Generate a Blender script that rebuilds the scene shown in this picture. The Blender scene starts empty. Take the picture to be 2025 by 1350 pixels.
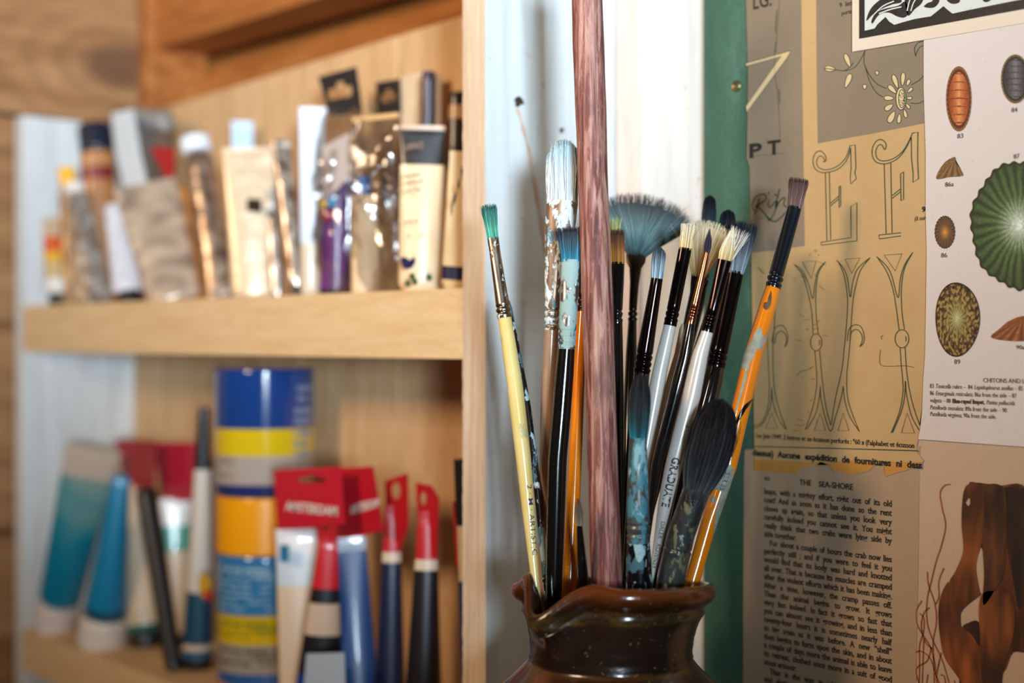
import bpy, bmesh, math, random
from mathutils import Vector, noise
from mathutils.geometry import tessellate_polygon
random.seed(7)
PI = math.pi
SC = bpy.context.scene
COL = SC.collection

# ------------------------------------------------------------------ camera, light, exposure
FPX = 2812.0                 # focal length in pixels for a 2025 px wide frame
HOR = 668.0                  # pixel row of the horizon
WD = 0.66                    # camera distance from the board wall (plane y = 0)
EYE = 1.45                   # camera height above the floor
A = math.atan2(2512, FPX)
RT = Vector((math.sin(A), math.cos(A), 0)); RT = Vector((0.666, 0.746, 0)).normalized()
FW = Vector((-RT.y, RT.x, 0))
UP = Vector((0, 0, 1))
CAM = Vector((0, -WD, EYE))

cd = bpy.data.cameras.new('camera'); cam = bpy.data.objects.new('camera', cd); COL.objects.link(cam)
cam.location = CAM
cam.rotation_euler = (PI / 2, 0, math.atan2(-FW.x, FW.y))
cd.sensor_width = 36; cd.lens = 36 * FPX / 2025
cd.shift_y = -(675 - HOR) / 2025
cd.clip_start = 0.02
cd.dof.use_dof = True; cd.dof.focus_distance = 0.745; cd.dof.aperture_fstop = 3.3
SC.camera = cam

w = bpy.data.worlds.new('world'); SC.world = w; w.use_nodes = True
bg = w.node_tree.nodes['Background']; bg.inputs[0].default_value = (1.0, 0.66, 0.42, 1); bg.inputs[1].default_value = 0.045

def area(name, loc, target, sx, sy, power, color, spread=PI):
    l = bpy.data.lights.new(name, 'AREA'); l.shape = 'RECTANGLE'; l.size = sx; l.size_y = sy
    l.energy = power; l.color = color; l.spread = spread
    o = bpy.data.objects.new(name, l); COL.objects.link(o); o.location = loc
    d = Vector(target) - Vector(loc); o.rotation_euler = d.to_track_quat('-Z', 'Y').to_euler()
    return o
# daylight from a window behind and right of the camera, and a warm room lamp facing the wall
area('window_daylight', (1.50, -1.50, EYE + 0.10), (-1.08, -0.05, EYE + 0.70), 0.28, 0.34, 9.0, (0.70, 0.87, 1.0), math.radians(40))
area('room_lamp', (-0.52, -1.45, EYE + 0.50), (-0.70, 0, EYE + 0.22), 0.28, 0.28, 2.6, (1.0, 0.72, 0.47), math.radians(75))

SC.view_settings.view_transform = 'Standard'; SC.view_settings.look = 'None'
SC.view_settings.gamma = 1.0; SC.view_settings.use_curve_mapping = False
SC.view_settings.exposure = 0.1

# ------------------------------------------------------------------ helpers
def P(x, y, t):              # the point seen at photo position (x, y), t metres deep
    return CAM + RT * ((x - 1012.5) / FPX * t) + FW * t + UP * ((HOR - y) / FPX * t)
def depth_on(x, Y):          # depth of the vertical plane y = Y at photo column x
    r = (x - 1012.5) / FPX
    return (Y + WD) / (RT.y * r + FW.y)
def on(x, y, Y): return P(x, y, depth_on(x, Y))
def W(x, y, d=0.0):          # on the board wall, d proud of it
    p = on(x, y, 0.0); return Vector((p.x, -d, p.z))
def Xat(x, Y=0.0): return on(x, 668, Y).x

def lin(c):
    o = []
    for v in c[:3]:
        v /= 255.0
        o.append(v / 12.92 if v <= .04045 else ((v + .055) / 1.055) ** 2.4)
    return tuple(o) + (1.0,)
def mixc(a, b, f): return tuple(a[i] * (1 - f) + b[i] * f for i in range(3))

def empty(name, loc, label, cat, group=None):
    o = bpy.data.objects.new(name, None); COL.objects.link(o); o.location = loc
    o.empty_display_size = .02
    o['label'] = label; o['category'] = cat
    if group: o['group'] = group
    return o
def tag(o, label, cat, group=None):
    o['label'] = label; o['category'] = cat
    if group: o['group'] = group
    return o
def mesh(name, vs, fs, mat, parent=None, smooth=False, fcol=None, vcol=None, mats=None, fm=None, sharp=35, origin=None):
    """world-space vertices; the object sits at its parent's origin (or at `origin`)"""
    org = parent_origin(parent) if parent else (Vector(origin) if origin is not None else Vector((0, 0, 0)))
    me = bpy.data.meshes.new(name)
    me.from_pydata([tuple(Vector(v) - org) for v in vs], [], fs)
    if mats:
        for m in mats: me.materials.append(m)
        me.polygons.foreach_set('material_index', fm)
    else: me.materials.append(mat)
    if fcol:
        a = me.color_attributes.new('Col', 'FLOAT_COLOR', 'CORNER')
        k = 0; buf = []
        for i, p in enumerate(me.polygons):
            c = lin(fcol[i])
            for _ in range(p.loop_total): buf.extend(c)
        a.data.foreach_set('color', buf)
    if vcol:
        a = me.color_attributes.new('Col', 'FLOAT_COLOR', 'POINT')
        buf = []
        for c in vcol: buf.extend(lin(c))
        a.data.foreach_set('color', buf)
    if smooth:
        me.polygons.foreach_set('use_smooth', [True] * len(me.polygons))
        me.set_sharp_from_angle(angle=math.radians(sharp))
    me.update()
    o = bpy.data.objects.new(name, me); COL.objects.link(o)
    if parent: o.parent = parent
    elif origin is not None: o.location = org
    return o
def parent_origin(p):
    v = Vector((0, 0, 0))
    while p: v += Vector(p.location); p = p.parent
    return v

def box(x0, x1, y0, y1, z0, z1, b=0.0):
    bm = bmesh.new()
    bmesh.ops.create_cube(bm, size=1)
    for v in bm.verts:
        v.co = Vector(((x0 + x1) / 2 + v.co.x * (x1 - x0), (y0 + y1) / 2 + v.co.y * (y1 - y0), (z0 + z1) / 2 + v.co.z * (z1 - z0)))
    if b: bmesh.ops.bevel(bm, geom=list(bm.edges), offset=b, segments=2, affect='EDGES', profile=.7)
    bm.verts.index_update()
    vs = [v.co.copy() for v in bm.verts]; fs = [[v.index for v in f.verts] for f in bm.faces]
    bm.free(); return vs, fs
def join(*parts):
    V, Fc = [], []
    for vs, fs in parts:
        n = len(V); V += list(vs); Fc += [[i + n for i in f] for f in fs]
    return V, Fc

# ------------------------------------------------------------------ materials
def newmat(name):
    m = bpy.data.materials.new(name); m.use_nodes = True
    nt = m.node_tree; b = nt.nodes['Principled BSDF']
    return m, nt, b
def ramp(nt, fac, stops):
    r = nt.nodes.new('ShaderNodeValToRGB'); nt.links.new(fac, r.inputs[0])
    e = r.color_ramp.elements
    e[0].position = stops[0][0]; e[0].color = lin(stops[0][1]); e[1].position = stops[-1][0]; e[1].color = lin(stops[-1][1])
    for p, c in stops[1:-1]:
        k = e.new(p); k.color = lin(c)
    return r
def coords(nt, scale, rot=(0, 0, 0)):
    tc = nt.nodes.new('ShaderNodeTexCoord'); mp = nt.nodes.new('ShaderNodeMapping')
    mp.inputs['Scale'].default_value = scale; mp.inputs['Rotation'].default_value = rot
    nt.links.new(tc.outputs['Object'], mp.inputs[0]); return mp.outputs[0]
def noisen(nt, vec, scale, detail=4, rough=.55, dist=0):
    n = nt.nodes.new('ShaderNodeTexNoise'); n.inputs['Scale'].default_value = scale
    n.inputs['Detail'].default_value = detail; n.inputs['Roughness'].default_value = rough
    n.inputs['Distortion'].default_value = dist
    nt.links.new(vec, n.inputs['Vector']); return n.outputs['Fac']
def bump(nt, b, h, strength, dist=.001):
    n = nt.nodes.new('ShaderNodeBump'); n.inputs['Strength'].default_value = strength; n.inputs['Distance'].default_value = dist
    nt.links.new(h, n.inputs['Height']); nt.links.new(n.outputs[0], b.inputs['Normal'])
def mixcol(nt, fac, a, b):
    n = nt.nodes.new('ShaderNodeMix'); n.data_type = 'RGBA'
    if isinstance(fac, float): n.inputs[0].default_value = fac
    else: nt.links.new(fac, n.inputs[0])
    for s, v in ((6, a), (7, b)):
        if isinstance(v, tuple): n.inputs[s].default_value = lin(v)
        else: nt.links.new(v, n.inputs[s])
    return n.outputs[2]
def thresh(nt, fac, lo, hi):
    n = nt.nodes.new('ShaderNodeMapRange'); n.inputs['From Min'].default_value = lo; n.inputs['From Max'].default_value = hi
    nt.links.new(fac, n.inputs[0]); return n.outputs[0]

def plain(name, c, rough=.5, metal=0, coat=0, var=.12, scale=60, bmp=0):
    m, nt, b = newmat(name)
    v = coords(nt, (1, 1, 1)); n = noisen(nt, v, scale)
    lo = tuple(max(0, k * (1 - var)) for k in c); hi = tuple(min(255, k * (1 + var)) for k in c)
    r = ramp(nt, n, [(.3, lo), (.7, hi)]); nt.links.new(r.outputs[0], b.inputs['Base Color'])
    b.inputs['Roughness'].default_value = rough; b.inputs['Metallic'].default_value = metal
    b.inputs['Coat Weight'].default_value = coat; b.inputs['Coat Roughness'].default_value = .06
    if bmp: bump(nt, b, n, bmp)
    return m
def wood(name, stops, grain=(1, 1, 1), scale=30, rough=.6, fine=.25, bmp=.2, rings=None):
    m, nt, b = newmat(name)
    v = coords(nt, grain); n = noisen(nt, v, scale, 6, .6, .6)
    r = ramp(nt, n, stops)
    n2 = noisen(nt, v, scale * 7, 3, .7)
    dark = tuple(k * .82 for k in stops[0][1])
    c = mixcol(nt, thresh(nt, n2, .5, .95), r.outputs[0], dark)
    if rings:                 # knots: (x, y, z, radius)
        geo = nt.nodes.new('ShaderNodeTexCoord').outputs['Object']
        for (kx, ky, kz, kr, sx, sy, sz, kc) in rings:
            mp = nt.nodes.new('ShaderNodeMapping'); nt.links.new(geo, mp.inputs[0])
            mp.vector_type = 'POINT'
            mp.inputs['Location'].default_value = (-kx * sx, -ky * sy, -kz * sz); mp.inputs['Scale'].default_value = (sx, sy, sz)
            ln = nt.nodes.new('ShaderNodeVectorMath'); ln.operation = 'LENGTH'; nt.links.new(mp.outputs[0], ln.inputs[0])
            md = nt.nodes.new('ShaderNodeMath'); md.operation = 'MULTIPLY_ADD'; md.inputs[1].default_value = .35 * kr; 
            nt.links.new(n, md.inputs[0]); nt.links.new(ln.outputs['Value'], md.inputs[2])
            f = thresh(nt, md.outputs[0], kr * 1.35, kr * .75)
            sn = nt.nodes.new('ShaderNodeMath'); sn.operation = 'SINE'
            mu = nt.nodes.new('ShaderNodeMath'); mu.operation = 'MULTIPLY'; mu.inputs[1].default_value = 9 / kr
            nt.links.new(md.outputs[0], mu.inputs[0]); nt.links.new(mu.outputs[0], sn.inputs[0])
            fo = thresh(nt, md.outputs[0], kr * 4.5, kr * 1.2)
            mm = nt.nodes.new('ShaderNodeMath'); mm.operation = 'MULTIPLY'; nt.links.new(thresh(nt, sn.outputs[0], -.6, 1.4), mm.inputs[0]); nt.links.new(fo, mm.inputs[1])
            m3 = nt.nodes.new('ShaderNodeMath'); m3.operation = 'MULTIPLY'; m3.inputs[1].default_value = .38; nt.links.new(mm.outputs[0], m3.inputs[0])
            c = mixcol(nt, m3.outputs[0], c, tuple(k * .7 for k in kc))
            c = mixcol(nt, f, c, kc)
    nt.links.new(c, b.inputs['Base Color'])
    b.inputs['Roughness'].default_value = rough
    bump(nt, b, n2, bmp, .0006)
    return m
def splotch(name, base, paints, rough=.3, metal=0, coat=0, scale=120, amount=.5, stretch=(1, 1, .5), base2=None, edge=.03):
    """a base surface with blobs of dried paint"""
    m, nt, b = newmat(name)
    v = coords(nt, stretch)
    n0 = noisen(nt, v, scale * .6, 3)
    c = mixcol(nt, thresh(nt, n0, .4, .65), base, base2 or tuple(k * .75 for k in base))
    met = None; tot = None
    for i, (pc, am) in enumerate(paints):
        mp = nt.nodes.new('ShaderNodeMapping'); mp.inputs['Location'].default_value = (i * 3.1 + .4, i * 1.7, i * 2.3); nt.links.new(v, mp.inputs[0])
        n = noisen(nt, mp.outputs[0], scale, 5, .6, .3)
        f = thresh(nt, n, 1 - am, 1 - am + edge)
        c = mixcol(nt, f, c, pc)
        if tot is None: tot = f
        else:
            mx = nt.nodes.new('ShaderNodeMath'); mx.operation = 'MAXIMUM'; nt.links.new(tot, mx.inputs[0]); nt.links.new(f, mx.inputs[1]); tot = mx.outputs[0]
    nt.links.new(c, b.inputs['Base Color'])
    if metal:
        mr = nt.nodes.new('ShaderNodeMapRange'); mr.inputs['To Min'].default_value = metal; mr.inputs['To Max'].default_value = 0
        nt.links.new(tot, mr.inputs[0]); nt.links.new(mr.outputs[0], b.inputs['Metallic'])
    rr = nt.nodes.new('ShaderNodeMapRange'); rr.inputs['To Min'].default_value = rough; rr.inputs['To Max'].default_value = .6
    nt.links.new(tot, rr.inputs[0]); nt.links.new(rr.outputs[0], b.inputs['Roughness'])
    b.inputs['Coat Weight'].default_value = coat
    bump(nt, b, tot, .35, .0004)
    return m
def painted(name, rough=.5, metal=0, coat=0, bmp=0, bscale=90, spec=.5):
    """colour comes from the printed / dyed colour stored on the mesh"""
    m, nt, b = newmat(name)
    a = nt.nodes.new('ShaderNodeVertexColor'); a.layer_name = 'Col'
    v = coords(nt, (1, 1, 1)); n = noisen(nt, v, bscale, 4)
    c = mixcol(nt, thresh(nt, n, .2, 1.3), a.outputs[0], (110, 90, 70)) if bmp < 0 else a.outputs[0]
    nt.links.new(c, b.inputs['Base Color'])
    b.inputs['Roughness'].default_value = rough; b.inputs['Metallic'].default_value = metal
    b.inputs['Coat Weight'].default_value = coat; b.inputs['Specular IOR Level'].default_value = spec
    if bmp > 0: bump(nt, b, n, bmp, .002)
    return m
def clear(name, tint=(235, 235, 235), gloss=.22):
    m, nt, b = newmat(name)
    nt.nodes.remove(b); out = nt.nodes['Material Output']
    tr = nt.nodes.new('ShaderNodeBsdfTransparent'); tr.inputs[0].default_value = lin(tint)
    gl = nt.nodes.new('ShaderNodeBsdfGlossy'); gl.inputs['Roughness'].default_value = .12
    lw = nt.nodes.new('ShaderNodeLayerWeight'); lw.inputs[0].default_value = .35
    v = coords(nt, (1, 1, .6)); n = noisen(nt, v, 45, 3)
    bp = nt.nodes.new('ShaderNodeBump'); bp.inputs['Strength'].default_value = .5; bp.inputs['Distance'].default_value = .003
    nt.links.new(n, bp.inputs['Height']); nt.links.new(bp.outputs[0], gl.inputs['Normal'])
    mr = nt.nodes.new('ShaderNodeMapRange'); mr.inputs['To Min'].default_value = gloss * .5; mr.inputs['To Max'].default_value = min(1, gloss * 3)
    nt.links.new(lw.outputs['Facing'], mr.inputs[0])
    mx = nt.nodes.new('ShaderNodeMixShader'); nt.links.new(mr.outputs[0], mx.inputs[0]); nt.links.new(tr.outputs[0], mx.inputs[1]); nt.links.new(gl.outputs[0], mx.inputs[2])
    nt.links.new(mx.outputs[0], out.inputs[0])
    return m
def aged_paper(name, c, stain, amount=.5, bmp=.25, scale=9, rough=.85):
    bmp *= .7
    m, nt, b = newmat(name)
    v = coords(nt, (1, 1, 1)); n = noisen(nt, v, scale, 5, .6, .4); n2 = noisen(nt, v, 260, 3, .7)
    cc = mixcol(nt, thresh(nt, n, .45, .45 + (1 - amount)), c, stain)
    cc = mixcol(nt, thresh(nt, n2, .60, 1.1), cc, tuple(k * .78 for k in c))
    nt.links.new(cc, b.inputs['Base Color']); b.inputs['Roughness'].default_value = rough
    b.inputs['Specular IOR Level'].default_value = .25
    n3 = noisen(nt, v, 34, 4, .6, 1.0)
    bump(nt, b, n3, bmp, .0012)
    return m

M_pine = wood('pine_front', [(.3, (222, 184, 134)), (.5, (232, 198, 150)), (.7, (238, 208, 164))], (1.2, 6, 14), 12, .55)
M_pine_v = wood('pine_upright', [(.3, (200, 172, 146)), (.5, (218, 194, 168)), (.7, (232, 212, 190))], (30, 30, 1.0), 7, .7, bmp=.5)
M_ply = wood('plywood_back', [(.3, (196, 154, 108)), (.5, (214, 174, 128)), (.75, (226, 192, 148))], (9, 9, .8), 6, .6)
M_log = wood('log_pine', [(.25, (132, 72, 26)), (.5, (172, 102, 46)), (.75, (200, 132, 70))], (1, 6, 10), 6, .5,
             rings=[])
M_left = wood('cabin_pine', [(.25, (128, 84, 46)), (.5, (166, 118, 74)), (.75, (190, 146, 100))], (6, 1.2, 9), 5, .6,
              rings=[(-1.33, .004, EYE + .273, .026, 0.01, .55, 1.0, (112, 76, 50)), (-1.33, -.30, EYE - .17, .022, .01, .6, 1.3, (100, 66, 40))])
def whitewash():
    m, nt, b = newmat('whitewashed_wood')
    v = coords(nt, (14, 14, 1.0)); n = noisen(nt, v, 6, 5, .6, .5); n2 = noisen(nt, coords(nt, (1, 1, 1)), 120, 4)
    r = ramp(nt, n, [(.25, (192, 193, 190)), (.55, (218, 221, 222)), (.8, (228, 231, 233))])
    c = mixcol(nt, thresh(nt, n2, .66, .8), r.outputs[0], (168, 150, 132))
    nt.links.new(c, b.inputs['Base Color']); b.inputs['Roughness'].default_value = .5
    bump(nt, b, n, .25, .001); return m
M_white = whitewash()
M_batten = wood('pinkish_batten', [(.3, (214, 192, 182)), (.7, (232, 214, 205))], (20, 20, 1), 6, .6)
def green_paint():
    m, nt, b = newmat('green_paint')
    v = coords(nt, (3, 3, .8)); n = noisen(nt, v, 14, 5, .6); n2 = noisen(nt, coords(nt, (1, 1, 1)), 420, 3)
    r = ramp(nt, n, [(.3, (50, 86, 68)), (.6, (68, 106, 88)), (.8, (104, 140, 126))])
    c = mixcol(nt, thresh(nt, n2, .45, .9), r.outputs[0], (40, 90, 66))
    nt.links.new(c, b.inputs['Base Color']); b.inputs['Roughness'].default_value = .5; bump(nt, b, n2, .15, .0005); return m
M_green = green_paint()
M_work = wood('worktop_pine', [(.3, (120, 80, 45)), (.7, (160, 115, 70))], (1, 8, 8), 8)
M_ink = plain('black_ink', (32, 30, 28), .8, var=.2, scale=200)
M_ink2 = plain('faded_ink', (70, 62, 52), .8, var=.2, scale=200)
M_inkg = plain('green_ink', (50, 72, 52), .8, var=.15, scale=200)
M_print = painted('printed_colour', .6)
M_bristle = painted('bristle', .65, spec=.2)
M_gloss = painted('printed_plastic', .34, coat=.15)
M_matte = painted('printed_card', .5)
M_foil = painted('crumpled_foil', .30, metal=.75, bmp=.7, bscale=60)
M_foil2 = painted('foil_tube', .34, metal=.25, bmp=.5, bscale=50)
M_clear = clear('clear_film')
M_clearb = clear('clear_bag', gloss=.16)
M_steel = plain('screw_steel', (120, 105, 70), .4, .8)

# ------------------------------------------------------------------ sweep builders
def ring_frame(pts, i):
    a = (pts[min(i + 1, len(pts) - 1)] - pts[max(i - 1, 0)]).normalized()
    mid = pts[i]; view = (mid - CAM).normalized()
    s = a.cross(view).normalized()
    if s.dot(RT) < 0: s = -s
    d = s.cross(a).normalized()
    return a, s, d
def rot_frame(s, d, ang):
    return s * math.cos(ang) + d * math.sin(ang), d * math.cos(ang) - s * math.sin(ang)
def sweep(rings, nseg=28, close=True, yaw=0, power=1.0, wob=0):
    """rings: (Vector, half width, half depth[, colour]) -> verts, faces, face colours"""
    pts = [r[0] for r in rings]
    V, Fc, Cc = [], [], []
    for i, r in enumerate(rings):
        j = i
        a, s, d = ring_frame(pts, i)
        if yaw: s, d = rot_frame(s, d, yaw)
        for k in range(nseg):
            th = 2 * PI * k / nseg; c, sn = math.cos(th), math.sin(th)
            if power != 1.0:
                c = math.copysign(abs(c) ** power, c); sn = math.copysign(abs(sn) ** power, sn)
            q = 1.0
            if wob: q = 1 + wob * noise.noise(Vector((math.cos(th) * 1.5, math.sin(th) * 1.5, i * .35)) )
            V.append(r[0] + s * (r[1] * c * q) + d * (r[2] * sn * q))
    n = len(rings)
    for i in range(n - 1):
        for k in range(nseg):
            k2 = (k + 1) % nseg
            Fc.append([i * nseg + k, i * nseg + k2, (i + 1) * nseg + k2, (i + 1) * nseg + k])
            col = rings[i + 1][3] if len(rings[i + 1]) > 3 else (128, 128, 128)
            if callable(col): col = col((i + .5) / (n - 1), (k + .5) / nseg)
            Cc.append(col)
    if close:
        Fc.append(list(range(nseg))); Cc.append(Cc[0]); Fc.append([(n - 1) * nseg + k for k in range(nseg)][::-1]); Cc.append(Cc[-1])
    return V, Fc, Cc
def px_ring(x, y, wpx, t, flat, nxt=None, col=None):
    hw = wpx / 2 * t / FPX
    return (P(x, y, t), hw, hw * flat) + ((col,) if col else ())

class Axis:
    """brush axis through photo points; depth runs linearly with height"""
    def __init__(s, pts, t_top, t_bot):
        s.pts = sorted(pts, key=lambda p: p[1]); s.t0, s.t1 = t_top, t_bot
        s.y0, s.y1 = s.pts[0][1], s.pts[-1][1]
    def x(s, y):
        p = s.pts
        if len(p) == 2 or y <= p[0][1]: a, b = p[0], p[1]
        elif y >= p[-1][1]: a, b = p[-2], p[-1]
        else:
            for a, b in zip(p, p[1:]):
                if a[1] <= y <= b[1]: break
        return a[0] + (b[0] - a[0]) * (y - a[1]) / (b[1] - a[1])
    def t(s, y): return s.t0 + (s.t1 - s.t0) * (y - s.y0) / (s.y1 - s.y0)
    def tilt(s, y):
        dx = s.x(y + 10) - s.x(y - 10); return 20 / math.hypot(20, dx)
    def ring(s, y, w, flat=1.0, col=None):
        t = s.t(y); hw = w / 2 * t / FPX * s.tilt(y)
        return (P(s.x(y), y, t), hw, hw * flat) + ((col,) if col else ())
    def rings(s, prof, dens=22, col=None):
        """prof: (y, width, flat); linear in between, extra rings for curvature"""
        out = []
        for (ya, wa, fa), (yb, wb, fb) in zip(prof, prof[1:]):
            n = max(1, int(abs(yb - ya) / dens))
            for i in range(n):
                f = i / n; out.append(s.ring(ya + (yb - ya) * f, wa + (wb - wa) * f, fa + (fb - fa) * f, col))
        y, w_, f = prof[-1]; out.append(s.ring(y, w_, f, col))
        return out

def hairs(base_rings, n, rad, cols, tipf=None, jit=.06, splay=.0, stray=0, seg=7, core=True, lat=None, seed=1, tipround=0, minl=.93, corecol=None, fill=.9):
    """base_rings: list from root to tip of (Vector, half width, half depth). returns verts, faces, vertex colours"""
    rnd = random.Random(seed)
    pts = [r[0] for r in base_rings]; m = len(pts)
    fr = [ring_frame(pts, i) for i in range(m)]
    s0 = fr[0][1]; sides = [f[1] if f[1].dot(s0) > 0 else -f[1] for f in fr]; deps = [f[2] if f[2].dot(fr[0][2]) > 0 else -f[2] for f in fr]
    def at(f, u, v):
        x = max(0, f) * (m - 1); i = min(int(x), m - 2); g = x - i
        a = pts[i] + sides[i] * (base_rings[i][1] * u) + deps[i] * (base_rings[i][2] * v)
        b = pts[i + 1] + sides[i + 1] * (base_rings[i + 1][1] * u) + deps[i + 1] * (base_rings[i + 1][2] * v)
        return a.lerp(b, g)
    def colat(f, j):
        x = min(max(f, 0), .999) * (len(cols) - 1); i = int(x); c = mixc(cols[i], cols[i + 1], x - i)
        return tuple(min(255, max(0, k * j)) for k in c)
    V, Fc, Cc = [], [], []
    for h in range(n):
        if lat: u = rnd.uniform(-1, 1); v = rnd.uniform(-1, 1) * math.sqrt(max(0.02, 1 - u * u * .9))
        else:
            r = math.sqrt(rnd.random()); th = rnd.uniform(0, 2 * PI); u, v = r * math.cos(th), r * math.sin(th)
        L = rnd.uniform(minl, 1.0)
        if tipf: L *= tipf(u, v)
        du, dv = rnd.gauss(0, splay), rnd.gauss(0, splay)
        if stray and rnd.random() < stray: du += rnd.gauss(0, .45); dv += rnd.gauss(0, .3)
        ph = rnd.uniform(0, 6.28); j = rnd.choice((.62, .9, 1, 1.08, 1.25)) * rnd.uniform(.9, 1.08); cj = rnd.uniform(-.09, .09)
        b0 = len(V)
        for i in range(seg + 1):
            g = i / seg; f = g * L
            wv = .035 * math.sin(g * 5 + ph)
            p = at(f, u + du * g * g + wv, v + dv * g * g)
            rr = rad * (1 - .75 * g ** 2.5)
            fi = min(int(f * (m - 1)), m - 1)
            for k in range(3):
                th = 2 * PI * k / 3 + ph
                V.append(p + sides[fi] * (rr * math.cos(th)) + deps[fi] * (rr * math.sin(th)))
                Cc.append(colat(f + cj, j))
            if i:
                q = b0 + (i - 1) * 3
                for k in range(3):
                    k2 = (k + 1) % 3; Fc.append([q + k, q + k2, q + 3 + k2, q + 3 + k])
    if core:
        nr = 14; ns = 18; b0 = len(V)
        for i in range(nr + 1):
            g = i / nr
            for k in range(ns):
                th = 2 * PI * k / ns; u, v = math.cos(th) * fill, math.sin(th) * fill
                L = (tipf(u, v) if tipf else 1) * .93 * minl
                sc = 1 if g < .8 else math.sqrt(max(0.0, 1 - ((g - .8) / .2) ** 2)) if not lat else 1
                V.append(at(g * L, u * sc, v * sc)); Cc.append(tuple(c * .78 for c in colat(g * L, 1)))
            if i:
                q = b0 + (i - 1) * ns
                for k in range(ns):
                    k2 = (k + 1) % ns; Fc.append([q + k, q + k2, q + ns + k2, q + ns + k])
        Fc.append([b0 + nr * ns + k for k in range(ns)])
    return V, Fc, Cc

# ------------------------------------------------------------------ text
_tc = {}
SERIF = False
def glyphs(s, bold=0.0):
    key = (s, bold, SERIF)
    if key in _tc: return _tc[key]
    cu = bpy.data.curves.new('t', 'FONT'); cu.body = s; cu.size = 1; cu.resolution_u = 3; cu.offset = bold
    o = bpy.data.objects.new('t', cu); COL.objects.link(o)
    dg = bpy.context.evaluated_depsgraph_get(); dg.update()
    me = o.evaluated_get(dg).to_mesh()
    vs = [(v.co.x, v.co.y) for v in me.vertices]; fs = [list(p.vertices) for p in me.polygons]
    o.evaluated_get(dg).to_mesh_clear()
    bpy.data.objects.remove(o); bpy.data.curves.remove(cu)
    x1 = max([v[0] for v in vs] or [0.3])
    if SERIF:                # little feet on the stems, as in an old book face
        cnt = {}
        for f in fs:
            for a, b in zip(f, f[1:] + f[:1]): cnt[(min(a, b), max(a, b))] = cnt.get((min(a, b), max(a, b)), 0) + 1
        for (a, b), k in cnt.items():
            if k != 1: continue
            (xa, ya), (xb, yb) = vs[a], vs[b]
            if abs(ya - yb) > .004 or not .045 < abs(xa - xb) < .15: continue
            if min(abs(ya - q) for q in (-bold, bold * 0)) < .02 or ya < -.1: lo, hi = ya, ya + .035
            elif ya > .45: lo, hi = ya - .035, ya
            else: continue
            l, r = min(xa, xb) - .055, max(xa, xb) + .055; n = len(vs)
            vs += [(l, lo), (r, lo), (r, hi), (l, hi)]; fs.append([n, n + 1, n + 2, n + 3])
    _tc[key] = (vs, fs, x1); return _tc[key]
def text_map(s, fn, size, bold=.0, width=None, shear=0, words=True, sx=1.0):
    """lay a line out from (0,0); fn maps (u, v) metres to a point. width justifies it."""
    V, Fc = [], []
    ws = s.split(' ') if words and width else [s]
    gs = [glyphs(q, bold) if q else ([], [], 0) for q in ws]
    tot = sum(g[2] for g in gs) * size * sx
    if width and len(ws) > 1:
        gap = (width - tot) / (len(ws) - 1)
        if gap < size * .2:
            sx *= (width - size * .25 * (len(ws) - 1)) / tot; gap = size * .25
    else:
        gap = 0
        if width and tot > 0: sx *= width / tot
    x = 0
    for vs, fs, wd in gs:
        n = len(V)
        V += [fn(x + (a + shear * b) * size * sx, b * size) for a, b in vs]; Fc += [[i + n for i in f] for f in fs]
        x += wd * size * sx + gap
    return V, Fc
def wall_text(s, x0, y0, x1, hpx, d, bold=.0, shear=0, drop=0.0, words=True):
    """hpx = capital height in the photo at x0; the line runs from x0 to x1 along the wall"""
    a = W(x0, y0, d); t = depth_on(x0, 0); size = hpx * t / FPX / .70
    wid = (Xat(x1) - a.x) if x1 else None
    return text_map(s, lambda u, v: Vector((a.x + u, -d, a.z + v + drop * u)), size, bold, wid, shear, words)

# flat print shapes on the wall
def cr(pts, n=6, closed=False):
    out = []; m = len(pts)
    for i in range(m if closed else m - 1):
        p0 = pts[(i - 1) % m] if closed or i > 0 else pts[0]; p1 = pts[i]; p2 = pts[(i + 1) % m]
        p3 = pts[(i + 2) % m] if closed or i + 2 < m else pts[-1]
        for k in range(n):
            t = k / n
            out.append(tuple(.5 * ((2 * p1[j]) + (-p0[j] + p2[j]) * t + (2 * p0[j] - 5 * p1[j] + 4 * p2[j] - p3[j]) * t * t + (-p0[j] + 3 * p1[j] - 3 * p2[j] + p3[j]) * t ** 3) for j in (0, 1)))
    if not closed: out.append(pts[-1])
    return out
def strip(pts, wd, d, closed=False, taper=False):
    P3 = [W(x, y, d) for x, y in pts]; n = len(P3); V, Fc = [], []
    for i, p in enumerate(P3):
        a = P3[(i + 1) % n] if closed or i < n - 1 else P3[i]; b = P3[(i - 1) % n] if closed or i > 0 else P3[i]
        t = (a - b); t.normalize() if t.length > 0 else None
        q = Vector((-t.z, 0, t.x)); ww = wd / 2
        if taper: ww *= max(.25, math.sin(PI * min(1, i / (n - 1) * 1.0 + .08)) ** .6) if i < n - 1 else .25
        V += [p + q * ww, p - q * ww]
    for i in range(n if closed else n - 1):
        j = (i + 1) % n; Fc.append([2 * i, 2 * i + 1, 2 * j + 1, 2 * j])
    return V, Fc
def flat_poly(pts, d, holes=()):
    loops = [[W(x, y, d) for x, y in pts]] + [[W(x, y, d) for x, y in h] for h in holes]
    tri = tessellate_polygon([[Vector((p.x, p.z, 0)) for p in l] for l in loops])
    V = [p for l in loops for p in l]
    return V, [list(t) for t in tri]
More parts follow.
